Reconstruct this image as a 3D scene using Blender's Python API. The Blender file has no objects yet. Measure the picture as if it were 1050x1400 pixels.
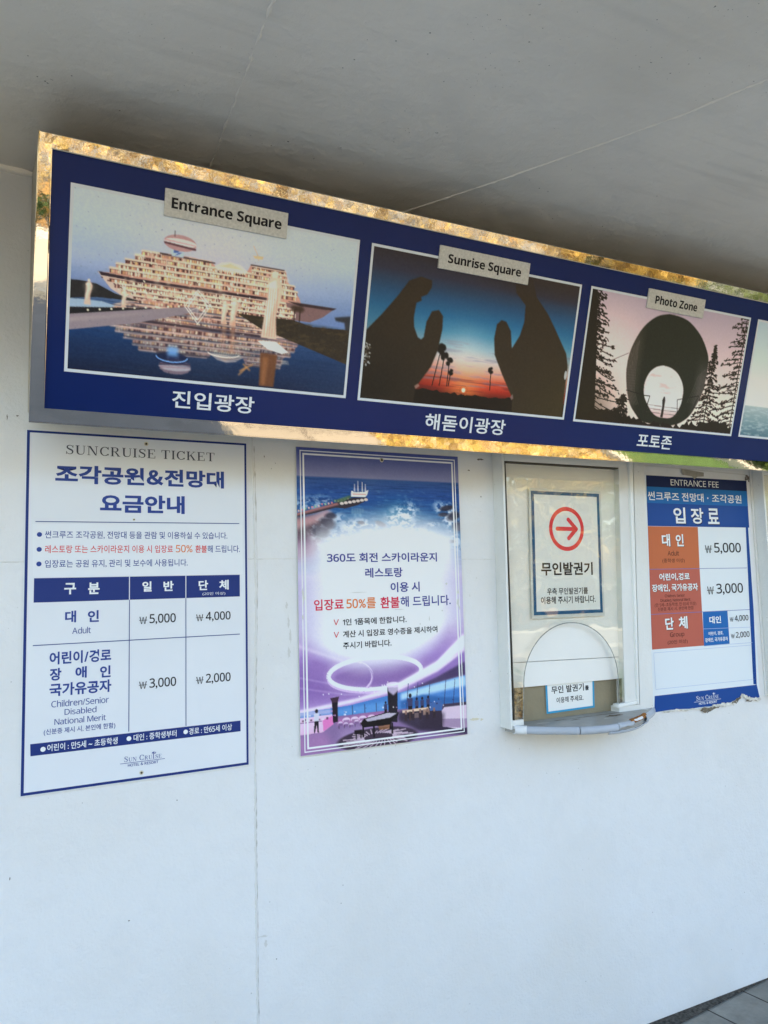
import bpy, bmesh, math, random
import numpy as np
from mathutils import Vector, Matrix
C = bpy.context.scene.collection
SC = bpy.context.scene
R = math.radians
random.seed(7)

# ------------------------------------------------------------------ camera, sky, sun, exposure
EYE = 1.602
CAM = Vector((0.0, -2.2, EYE))
def cam_axes(yaw, pitch, roll):
    f = Vector((math.sin(yaw)*math.cos(pitch), math.cos(yaw)*math.cos(pitch), math.sin(pitch)))
    r = Vector((math.cos(yaw), -math.sin(yaw), 0)); u = r.cross(f)
    return math.cos(roll)*r + math.sin(roll)*u, -math.sin(roll)*r + math.cos(roll)*u, f
cr, cu, cf = cam_axes(R(27.012), R(5.4832), R(-1.4828))
cam = bpy.data.cameras.new('camera'); cam.sensor_fit = 'VERTICAL'; cam.sensor_height = 24
cam.lens = 1047.17/1400*24; cam.clip_start = .05; cam.clip_end = 500
camo = bpy.data.objects.new('camera', cam); C.objects.link(camo)
camo.matrix_world = Matrix(((cr.x, cu.x, -cf.x, CAM.x), (cr.y, cu.y, -cf.y, CAM.y), (cr.z, cu.z, -cf.z, CAM.z), (0, 0, 0, 1)))
SC.camera = camo
SUN_EL, SUN_AZ = 42, 8            # the sun stands behind the building
w = bpy.data.worlds.new('World'); SC.world = w; w.use_nodes = True
nt = w.node_tree; bg = nt.nodes['Background']
sky = nt.nodes.new('ShaderNodeTexSky'); sky.sky_type = 'NISHITA'; sky.sun_disc = False
sky.sun_elevation = R(SUN_EL); sky.sun_rotation = R(SUN_AZ)
tint = nt.nodes.new('ShaderNodeMix'); tint.data_type = 'RGBA'; tint.blend_type = 'MULTIPLY'; tint.inputs[0].default_value = 1; tint.inputs[7].default_value = (1.03, .995, .92, 1)   # sky colour warmed to correct the white balance
nt.links.new(sky.outputs[0], tint.inputs[6]); nt.links.new(tint.outputs[2], bg.inputs[0]); bg.inputs[1].default_value = .15
sl = bpy.data.lights.new('sun', 'SUN'); sl.energy = 2.8; sl.angle = R(.5); sl.color = (1, .93, .82)
so = bpy.data.objects.new('sun', sl); C.objects.link(so)
sd = Vector((math.sin(R(SUN_AZ))*math.cos(R(SUN_EL)), math.cos(R(SUN_AZ))*math.cos(R(SUN_EL)), math.sin(R(SUN_EL))))
so.rotation_euler = sd.to_track_quat('Z', 'Y').to_euler()
SC.view_settings.view_transform = 'Standard'; SC.view_settings.look = 'None'
SC.view_settings.exposure = 2.5; SC.view_settings.gamma = 1
SC.cycles.max_bounces = 10; SC.cycles.diffuse_bounces = 6; SC.cycles.glossy_bounces = 4; SC.cycles.transparent_max_bounces = 12
SC.cycles.use_denoising = True

# ------------------------------------------------------------------ colours and materials
def lin(v):
    v = np.asarray(v, float)/255.
    return np.where(v <= .04045, v/12.92, ((v+.055)/1.055)**2.4)
ILL = np.array((.80, .85, .93))    # a printed white of about 0.78 reads as the photograph's paper white
def ink(*rgb): return tuple(np.clip(lin(rgb)/ILL, .004, .86))
def N(nt, kind, **kw):
    n = nt.nodes.new(kind)
    for k, v in kw.items():
        if k.startswith('i_'): n.inputs[k[2:].replace('_', ' ')].default_value = v
        else: setattr(n, k, v)
    return n
def mat(name, col, rough=.5, metal=0, spec=.16, bump=(), vary=None, coat=0):
    """bump: (scale, distance) noises; vary: (scale, amount) of lightness"""
    m = bpy.data.materials.new(name); m.use_nodes = True; t = m.node_tree; b = t.nodes['Principled BSDF']
    b.inputs['Base Color'].default_value = (*col[:3], 1); b.inputs['Roughness'].default_value = rough
    b.inputs['Metallic'].default_value = metal; b.inputs['Specular IOR Level'].default_value = spec
    b.inputs['Coat Weight'].default_value = coat; b.inputs['Coat Roughness'].default_value = .15
    tc = N(t, 'ShaderNodeTexCoord'); last = None
    for s, d in bump:
        no = N(t, 'ShaderNodeTexNoise', i_Scale=s, i_Detail=3.0); t.links.new(tc.outputs['Object'], no.inputs['Vector'])
        bu = N(t, 'ShaderNodeBump', i_Strength=1.0, i_Distance=d); t.links.new(no.outputs[0], bu.inputs['Height'])
        if last: t.links.new(last.outputs[0], bu.inputs['Normal'])
        last = bu
    if last: t.links.new(last.outputs[0], b.inputs['Normal'])
    if vary:
        no = N(t, 'ShaderNodeTexNoise', i_Scale=vary[0], i_Detail=5.0); t.links.new(tc.outputs['Object'], no.inputs['Vector'])
        mr = N(t, 'ShaderNodeMapRange'); t.links.new(no.outputs[0], mr.inputs[0])
        mr.inputs[1].default_value = .3; mr.inputs[2].default_value = .7; mr.inputs[3].default_value = 1-vary[1]; mr.inputs[4].default_value = 1+vary[1]
        hs = N(t, 'ShaderNodeHueSaturation'); hs.inputs['Color'].default_value = (*col[:3], 1)
        t.links.new(mr.outputs[0], hs.inputs['Value']); t.links.new(hs.outputs[0], b.inputs['Base Color'])
    return m
def paint_mat(name, col, dirt, speck=.55, bumps=((420, .0007), (110, .0014), (26, .0016), (7, .006)), rough=.55, streak=0):
    """old brushed-on paint: roller texture, faint clouds of dirt, flecks"""
    m = mat(name, col, rough, spec=.4, bump=bumps); t = m.node_tree; b = t.nodes['Principled BSDF']; tc = N(t, 'ShaderNodeTexCoord')
    def noise(s, d=4., vec=None, r=.5):
        n = N(t, 'ShaderNodeTexNoise', i_Scale=s, i_Detail=d, i_Roughness=r); t.links.new(vec or tc.outputs['Object'], n.inputs['Vector']); return n.outputs[0]
    def rng(x, a, b_, c, d):
        n = N(t, 'ShaderNodeMapRange'); t.links.new(x, n.inputs[0])
        for i, v in enumerate((a, b_, c, d)): n.inputs[i+1].default_value = v
        return n.outputs[0]
    def mix(a, bcol, f, mode='MIX'):
        n = N(t, 'ShaderNodeMix', data_type='RGBA', blend_type=mode); t.links.new(f, n.inputs[0])
        if isinstance(a, tuple): n.inputs[6].default_value = (*a, 1)
        else: t.links.new(a, n.inputs[6])
        n.inputs[7].default_value = (*bcol, 1); return n.outputs[2]
    def mul(x, y):
        n = N(t, 'ShaderNodeMath', operation='MULTIPLY'); t.links.new(x, n.inputs[0]); t.links.new(y, n.inputs[1]); return n.outputs[0]
    c = mix(tuple(col), dirt, rng(noise(1.7, 6), .42, .75, 0, .45))
    c = mix(c, tuple(x*.93 for x in col), rng(noise(14, 5, r=.65), .5, .75, 0, .5))
    vo = N(t, 'ShaderNodeTexVoronoi', i_Scale=26.0, i_Randomness=1.0); t.links.new(tc.outputs['Object'], vo.inputs['Vector'])
    spot = rng(vo.outputs['Distance'], .035, .06, 1, 0)
    c = mix(c, tuple(x*.25 for x in dirt), mul(spot, rng(noise(5, 2), .56, .62, 0, speck)))
    fl = rng(noise(130, 2, r=.4), .735, .77, 0, speck)
    c = mix(c, tuple(x*.35 for x in dirt), mul(fl, rng(noise(3.1, 3), .5, .6, 0, 1)))
    if streak:
        mp = N(t, 'ShaderNodeMapping'); t.links.new(tc.outputs['Object'], mp.inputs[0]); mp.inputs['Rotation'].default_value = (0, 0, R(38)); mp.inputs['Scale'].default_value = (1.2, 14, 1)
        c = mix(c, tuple(x*.72 for x in col), mul(rng(noise(1.6, 5, mp.outputs[0]), .52, .72, 0, streak), rng(noise(1.1, 2), .45, .6, 0, 1)))
    t.links.new(c, b.inputs['Base Color'])
    return m
def print_mat(name, rough=.42):
    m = bpy.data.materials.new(name); m.use_nodes = True; t = m.node_tree; b = t.nodes['Principled BSDF']
    a = N(t, 'ShaderNodeVertexColor'); a.layer_name = 'print'; t.links.new(a.outputs[0], b.inputs['Base Color'])
    b.inputs['Roughness'].default_value = rough; b.inputs['Specular IOR Level'].default_value = .2
    return m
M = {}
M['wall'] = paint_mat('white_wall_paint', (.785, .785, .78), (.64, .60, .53), speck=.5)
M['ceiling'] = paint_mat('soffit_paint', (.84, .80, .73), (.62, .57, .49), speck=.9, bumps=((260, .0006), (60, .0016), (16, .0025), (5, .012)), rough=.7, streak=.45)
M['joint'] = mat('joint_filler', (.74, .73, .70), .7, bump=((120, .003),))
M['crack'] = mat('crack', (.52, .50, .46), .9)
M['bead'] = mat('filler_bead', (.84, .80, .73), .6, bump=((90, .002),))
M['gap_shade'] = mat('painted_gap_shade', (.10, .09, .075), .9)  # near-black: shade of the gap above the sign put into the colour
M['frame_paint'] = paint_mat('window_frame_paint', (.78, .79, .77), (.52, .48, .42), speck=.6, bumps=((140, .0008), (18, .002)), rough=.45)
M['frame_lip'] = mat('frame_lip', (.82, .83, .81), .35, bump=((60, .001),))
M['blind'] = mat('white_blind', (.85, .84, .80), .5, bump=((30, .0006),), vary=(3, .03))
M['gasket'] = mat('gasket', (.09, .08, .065), .7)
M['card'] = mat('cardboard', (.285, .245, .165), .85, bump=((90, .0008),), vary=(12, .08))
M['tray'] = mat('tray_top', (.37, .37, .36), .35, bump=((25, .002), (160, .0006)), vary=(18, .10))
M['trim'] = mat('grey_edge_trim', (.44, .48, .54), .25, bump=((30, .001),), vary=(8, .07))
M['trim_end'] = mat('trim_end', (.78, .80, .82), .3)
M['rust'] = mat('rust', (.30, .125, .035), .85, bump=((200, .002),), vary=(120, .55))
M['torn'] = mat('torn_paper', (.68, .66, .60), .9, bump=((80, .003),), vary=(60, .25))
M['tornd'] = mat('torn_dirt', (.20, .17, .13), .9, vary=(90, .3))
M['steel'] = mat('polished_steel', (.60, .53, .43), .03, 1.0, bump=((5, .0004), (60, .00006)))
M['case'] = paint_mat('sign_case_paint', (.44, .41, .34), (.30, .26, .20), speck=.7, bumps=((80, .001),), rough=.45)
M['blueface'] = mat('blue_sign_face', (.004, .0175, .117), .22, spec=.14, vary=(5, .06))
M['plate'] = mat('brushed_plate', (.58, .57, .54), .45, 0, bump=((300, .0003),), vary=(160, .13))
M['sign_white'] = mat('sign_white', ink(196, 208, 224), .42)
M['sign_text'] = mat('sign_white_text', ink(205, 216, 235), .42)
M['black'] = mat('black_ink', (.012, .012, .016), .5)
M['board'] = mat('board_white', (.77, .79, .82), .42, vary=(4, .02))
M['board_edge'] = mat('board_edge', (.62, .62, .60), .6)
M['sticker'] = mat('sticker_white', (.80, .82, .85), .4, vary=(20, .012))
M['navy'] = mat('navy_ink', ink(31, 50, 116), .42)
M['navytext'] = mat('navy_text', ink(44, 66, 140), .45)
M['navyline'] = mat('navy_line', ink(42, 62, 128), .45)
M['greyserif'] = mat('grey_serif_ink', ink(66, 72, 88), .45)
M['red'] = mat('red_ink', ink(196, 62, 66), .45)
M['orange'] = mat('orange_ink', ink(206, 116, 48), .45)
M['ink'] = mat('dark_ink', (.012, .012, .016), .45)
M['print'] = print_mat('printed_photo')
M['poster_text'] = mat('poster_text', ink(58, 62, 140), .45)
M['crimson'] = mat('crimson_ink', ink(196, 40, 76), .45)
M['pline'] = mat('poster_line', ink(222, 226, 240), .45)
M['bolt'] = mat('rusty_screw', (.10, .075, .05), .6, .4)
M['paper'] = mat('notice_paper', (.82, .83, .81), .6)
M['teal'] = mat('notice_border', ink(34, 84, 128), .5)
M['sky_blue'] = mat('light_blue_border', ink(54, 142, 190), .5)
M['redsign'] = mat('arrow_red', ink(206, 48, 66), .5)
M['sleeve'] = mat('clear_sleeve', (.66, .67, .64), .3)
M['fee_dark'] = mat('fee_dark_blue', ink(16, 32, 78), .42)
M['fee_mid'] = mat('fee_light_blue', ink(22, 98, 172), .42)
M['fee_blue'] = mat('fee_blue', ink(18, 66, 142), .42)
M['fee_white'] = mat('fee_white', ink(206, 218, 232), .42)
M['fee_orange'] = mat('fee_orange', (.57, .155, .062), .45)
M['fee_red'] = mat('fee_salmon', (.51, .125, .088), .45)
M['fee_brown'] = mat('fee_brown_text', (.04, .016, .012), .45)
M['fee_cyanblue'] = mat('fee_cell_blue', ink(22, 96, 172), .42)
M['fee_line'] = mat('fee_line', ink(96, 110, 170), .45)
M['fee_faint'] = mat('fee_faint_line', ink(160, 178, 214), .45)
M['fee_white_text'] = mat('fee_white_text', ink(214, 224, 236), .42)
M['tape'] = mat('old_tape', (.36, .33, .27), .5, vary=(40, .15))
M['stain'] = mat('glue_stain', (.17, .15, .13), .7, vary=(120, .35))
M['stainy'] = mat('yellow_stain', (.68, .63, .48), .7)
M['mark'] = mat('grey_mark', (.66, .65, .62), .7)
def glass_mat(name, tint=(.985, .99, .98), edge=False):
    m = bpy.data.materials.new(name); m.use_nodes = True; t = m.node_tree
    for n in list(t.nodes): t.nodes.remove(n)
    out = N(t, 'ShaderNodeOutputMaterial'); mx = N(t, 'ShaderNodeMixShader'); lw = N(t, 'ShaderNodeLayerWeight', i_Blend=.5); pw = N(t, 'ShaderNodeMath', operation='POWER'); pw.inputs[1].default_value = 5; fr = N(t, 'ShaderNodeMath', operation='MULTIPLY_ADD'); fr.inputs[1].default_value = .93; fr.inputs[2].default_value = .09; t.links.new(lw.outputs['Facing'], pw.inputs[0]); t.links.new(pw.outputs[0], fr.inputs[0])
    tr = N(t, 'ShaderNodeBsdfTransparent'); tr.inputs[0].default_value = (*tint, 1); gl = N(t, 'ShaderNodeBsdfGlossy', i_Roughness=.015)
    tc = N(t, 'ShaderNodeTexCoord'); no = N(t, 'ShaderNodeTexNoise', i_Scale=6.0); bu = N(t, 'ShaderNodeBump', i_Distance=.0012)
    t.links.new(tc.outputs['Object'], no.inputs[0]); t.links.new(no.outputs[0], bu.inputs['Height']); t.links.new(bu.outputs[0], gl.inputs['Normal'])
    t.links.new(fr.outputs[0], mx.inputs[0]); t.links.new(tr.outputs[0], mx.inputs[1]); t.links.new(gl.outputs[0], mx.inputs[2]); t.links.new(mx.outputs[0], out.inputs[0])
    return m
M['glass'] = glass_mat('window_glass', (.985, .975, .935))
M['glass_edge'] = mat('glass_edge', (.27, .28, .26), .3, vary=(60, .35))
M['grime'] = mat('old_sealant', (.17, .155, .125), .7, bump=((70, .004),), vary=(45, .6))

# ------------------------------------------------------------------ mesh helpers
class Part:
    """verts, faces and materials that become ONE mesh object"""
    def __init__(s): s.v = []; s.f = []; s.m = []; s.ms = []
    def mi(s, m):
        m = M[m]
        if m not in s.ms: s.ms.append(m)
        return s.ms.index(m)
    def face(s, pts, m):
        k = len(s.v); s.v += [tuple(p) for p in pts]; s.f.append(tuple(range(k, k+len(pts)))); s.m.append(s.mi(m))
    def mesh(s, vs, fs, m):
        k = len(s.v); s.v += [tuple(p) for p in vs]; i = s.mi(m)
        for f in fs: s.f.append(tuple(k+j for j in f)); s.m.append(i)
    def hexa(s, a, b, m):
        """two quads (front a, back b, same order) joined into a solid"""
        n = len(a); s.mesh(list(a)+list(b), [tuple(range(n)), tuple(range(2*n-1, n-1, -1))]+[(i, n+i, n+(i+1) % n, (i+1) % n) for i in range(n)], m)
    def box(s, x0, x1, y0, y1, z0, z1, m):
        s.hexa([(x0, y0, z0), (x1, y0, z0), (x1, y0, z1), (x0, y0, z1)], [(x0, y1, z0), (x1, y1, z0), (x1, y1, z1), (x0, y1, z1)], m)
    def build(s, name, parent=None, bevel=0, smooth=False, loc=None):
        o0 = Vector(parent.matrix_world.translation) if parent else Vector(loc or (0, 0, 0))
        if parent: o0 = world_loc(parent)
        me = bpy.data.meshes.new(name); me.from_pydata([tuple(Vector(v)-o0) for v in s.v], [], s.f)
        for m in s.ms: me.materials.append(m)
        me.polygons.foreach_set('material_index', s.m)
        bm = bmesh.new(); bm.from_mesh(me)
        if bevel or smooth:
            bmesh.ops.remove_doubles(bm, verts=bm.verts, dist=1e-5); bmesh.ops.recalc_face_normals(bm, faces=bm.faces)
        if bevel:
            ed = [e for e in bm.edges if len(e.link_faces) == 2 and e.calc_face_angle(0) > .5]
            bmesh.ops.bevel(bm, geom=ed, offset=bevel, segments=2, affect='EDGES', profile=.6)
        if smooth:
            for f in bm.faces: f.smooth = True
        bm.to_mesh(me); bm.free(); me.update()
        o = bpy.data.objects.new(name, me); C.objects.link(o)
        if parent: o.parent = parent
        else: o.location = o0
        return o
def world_loc(o):
    v = Vector((0, 0, 0))
    while o: v += o.location; o = o.parent
    return v
def tag(o, label=None, cat=None, group=None, kind=None):
    for k, v in (('label', label), ('category', cat), ('group', group), ('kind', kind)):
        if v: o[k] = v
    return o
def thing(name, label, cat, loc, group=None):
    o = bpy.data.objects.new(name, None); C.objects.link(o); o.location = loc; o.empty_display_size = .1
    return tag(o, label, cat, group)

_font = {}
def outline(ch, bold):
    k = (ch, bold)
    if k not in _font:
        c = bpy.data.curves.new('t', 'FONT'); c.body = ch; c.offset = bold; c.resolution_u = 3
        o = bpy.data.objects.new('t', c); C.objects.link(o)
        me = bpy.data.meshes.new_from_object(o.evaluated_get(bpy.context.evaluated_depsgraph_get()))
        _font[k] = (np.array([x.co[:2] for x in me.vertices]).reshape(-1, 2), [tuple(p.vertices) for p in me.polygons])
        bpy.data.objects.remove(o); bpy.data.curves.remove(c); bpy.data.meshes.remove(me)
    return _font[k]
def latin(ch, heavy):
    """plain and bold sans letters and digits from the built-in font's mathematical alphabets"""
    o = ord(ch)
    for lo, n, plain, bold in ((65, 26, 0x1D5A0, 0x1D5D4), (97, 26, 0x1D5BA, 0x1D5EE), (48, 10, 0x1D7E2, 0x1D7EC)):
        if lo <= o < lo+n: return chr((bold if heavy else plain)+o-lo)
def glyphs(s, bold=0.):
    """text as flat faces in the unit box"""
    V, F, x, n = [], [], 0., 0
    for ch in s:
        if ch == ' ': x += .26; continue
        la = latin(ch, bold > .03)
        if la: v, f = outline(la, bold-.04 if bold > .03 else bold)
        else: v, f = outline('\uffe6' if ch == '₩' else '\uff06' if ch == '&' else ch, bold)
        lo, hi = v[:, 0].min(), v[:, 0].max()
        if la: v = v+np.array((x-lo*.3, 0)); x += hi-lo*.3+.035
        elif ord(ch) < 128 or ch == '₩': v = v+np.array((x+.02-lo, 0)); x += hi-lo+.06
        else: v = v+np.array((x, 0)); x += .93
        V.append(v); F += [tuple(n+i for i in q) for q in f]; n += len(v)
    v = np.concatenate(V); lo, hi = v.min(0), v.max(0)
    return (v-lo)/(hi-lo), F
class Board:
    """a flat board: u to the right, v down, in millimetres from its top left corner; lift towards the viewer"""
    def __init__(s, O, U, V): s.O = Vector(O); s.U = Vector(U); s.V = Vector(V); s.n = s.V.cross(s.U).normalized(); s.n = s.n if s.n.y < 0 else -s.n
    def pt(s, u, v, lift=0): return s.O + s.U*(u/1000) + s.V*(v/1000) + s.n*(lift/1000)
    def poly(s, P, pts, m, lift): P.face([s.pt(u, v, lift) for u, v in pts], m)
    def rect(s, P, u0, v0, u1, v1, m, lift): s.poly(P, [(u0, v0), (u0, v1), (u1, v1), (u1, v0)], m, lift)
    def slab(s, P, pts, m, front, back): P.hexa([s.pt(u, v, front) for u, v in pts], [s.pt(u, v, back) for u, v in pts], m)
    def frame(s, P, u0, v0, u1, v1, t, m, lift):
        a = [(u0, v0), (u1, v0), (u1, v1), (u0, v1)]; b = [(u0+t, v0+t), (u1-t, v0+t), (u1-t, v1-t), (u0+t, v1-t)]
        for i in range(4): s.poly(P, [a[i], b[i], b[(i+1) % 4], a[(i+1) % 4]], m, lift)
    def line(s, P, a, b, t, m, lift):
        d = Vector((b[0]-a[0], b[1]-a[1])).normalized(); n = Vector((-d.y, d.x))*t/2
        s.poly(P, [(a[0]+n.x, a[1]+n.y), (b[0]+n.x, b[1]+n.y), (b[0]-n.x, b[1]-n.y), (a[0]-n.x, a[1]-n.y)], m, lift)
    def disc(s, P, u, v, r, m, lift, k=20, ry=None):
        s.poly(P, [(u+r*math.cos(2*PI*i/k), v-(ry or r)*math.sin(2*PI*i/k)) for i in range(k)], m, lift)
    def text(s, P, t, u0, v0, u1, v1, m, lift=.6, bold=0., dv=0.):
        """fits the text's outline into the box; dv: how far the right end sits lower"""
        v, f = glyphs(t, bold)
        P.mesh([s.pt(u0+(u1-u0)*x, v1-(v1-v0)*y+dv*x, lift) for x, y in v], f, m)
    def serif(s, P, t, u0, v0, u1, v1, m, lift=.6, caps=None, th=1., gap=.16):
        L, x = [], 0
        for i, ch in enumerate(t):
            if ch == ' ': x += .42; continue
            k = 1. if (caps is None or i in caps) else .74
            g, wd = SERIF[ch]
            for j, poly in enumerate(g): L.append(([(x+px*k, py*k) for px, py in poly], j))
            x += wd*k+gap*k
        x -= gap
        for poly, j in L: s.poly(P, [(u0+(u1-u0)*px/x, v1-(v1-v0)*py) for px, py in poly], m, lift+.04*j)
PI = math.pi
def ribbon(pts, ws):
    out = []
    for i in range(len(pts)-1):
        (ax, ay), (bx, by) = pts[i], pts[i+1]
        def nrm(k):
            p, q = pts[max(k-1, 0)], pts[min(k+1, len(pts)-1)]; dx, dy = q[0]-p[0], q[1]-p[1]; l = math.hypot(dx, dy); return -dy/l, dx/l
        n0, n1 = nrm(i), nrm(i+1); w0, w1 = ws[i]/2, ws[i+1]/2
        out.append([(ax+n0[0]*w0, ay+n0[1]*w0), (bx+n1[0]*w1, by+n1[1]*w1), (bx-n1[0]*w1, by-n1[1]*w1), (ax-n0[0]*w0, ay-n0[1]*w0)])
    # one outline instead of many quads
    lft = [q[0] for q in out]+[out[-1][1]]; rgt = [q[3] for q in out]+[out[-1][2]]
    return lft+rgt[::-1]
def make_serif():
    T, t, s = .15, .06, .05
    def R_(x0, y0, x1, y1): return [(x0, y0), (x1, y0), (x1, y1), (x0, y1)]
    def stem(x, wd=T, lo=True, hi=True, e=.09):
        o = [R_(x, 0, x+wd, 1)]
        if lo: o += [R_(x-e, 0, x, s), R_(x+wd, 0, x+wd+e, s)]
        if hi: o += [R_(x-e, 1-s, x, 1), R_(x+wd, 1-s, x+wd+e, 1)]
        return o
    G = {}
    G['I'] = (stem(.09), .33)
    G['T'] = ([R_(.33, 0, .48, 1-s), R_(.24, 0, .33, s), R_(.48, 0, .57, s), R_(0, 1-s, .81, 1), R_(0, .74, .05, 1-s), R_(.76, .74, .81, 1-s)], .81)
    G['E'] = ([R_(.09, 0, .24, 1), R_(0, 0, .09, s), R_(0, 1-s, .09, 1), R_(.24, 0, .74, s), R_(.24, 1-s, .70, 1), R_(.24, .49, .52, .54), R_(.69, s, .74, .27), R_(.65, .75, .70, 1-s), R_(.47, .41, .52, .49), R_(.47, .54, .52, .62)], .76)
    G['N'] = ([R_(.12, 0, .18, 1), R_(.02, 0, .12, s), R_(.18, 0, .28, s), R_(0, 1-s, .12, 1), [(.12, 1), (.30, 1), (.86, 0), (.72, 0)], R_(.80, .12, .86, 1), R_(.70, 1-s, .80, 1), R_(.86, 1-s, .96, 1)], .96)
    U = [(.165, .9), (.165, .35), (.19, .18), (.28, .07), (.45, .03), (.62, .07), (.72, .18), (.75, .35), (.75, .95)]
    G['U'] = ([ribbon(U, [.15, .15, .14, .11, .07, .06, .06, .06, .06]), R_(.09, .9, .24, 1), R_(0, 1-s, .09, 1), R_(.24, 1-s, .33, 1), R_(.64, 1-s, .72, 1), R_(.78, 1-s, .86, 1)], .86)
    def arc(cx, cy, rx, ry, a0, a1, k=22, th=T, tn=t):
        ps, ws = [], []
        for i in range(k+1):
            a = R(a0+(a1-a0)*i/k); ps.append((cx+rx*math.cos(a), cy+ry*math.sin(a))); ws.append(tn+(th-tn)*abs(math.cos(a))**1.5)
        return ribbon(ps, ws)
    G['C'] = ([arc(.46, .5, .37, .47, 38, 322), R_(.74, .68, .79, 1), R_(.76, .06, .80, .25)], .82)
    S = [(.60, .78), (.55, .90), (.42, .97), (.26, .96), (.14, .88), (.12, .74), (.20, .62), (.36, .54), (.52, .45), (.60, .32), (.57, .15), (.46, .05), (.30, .03), (.16, .08), (.08, .22)]
    G['S'] = ([ribbon(S, [.05, .05, .06, .07, .11, .13, .14, .16, .15, .13, .11, .07, .06, .05, .05]), R_(.60, .70, .645, 1), R_(.035, 0, .08, .32)], .68)
    G['R'] = (stem(.09, hi=True)[:3]+[R_(0, 1-s, .09, 1), ribbon([(.24, .975), (.45, .97), (.60, .90), (.64, .75), (.60, .59), (.45, .51), (.24, .505)], [.05, .06, .11, .15, .11, .06, .05]), [(.36, .50), (.50, .50), (.80, s), (.64, s)], R_(.60, 0, .88, s)], .88)
    G['K'] = (stem(.09)+[[(.24, .40), (.24, .47), (.70, .96), (.76, .96)], [(.36, .55), (.47, .63), (.83, s), (.66, s)], R_(.60, 1-s, .86, 1), R_(.58, 0, .90, s)], .90)
    return G
SERIF = make_serif()

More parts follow.
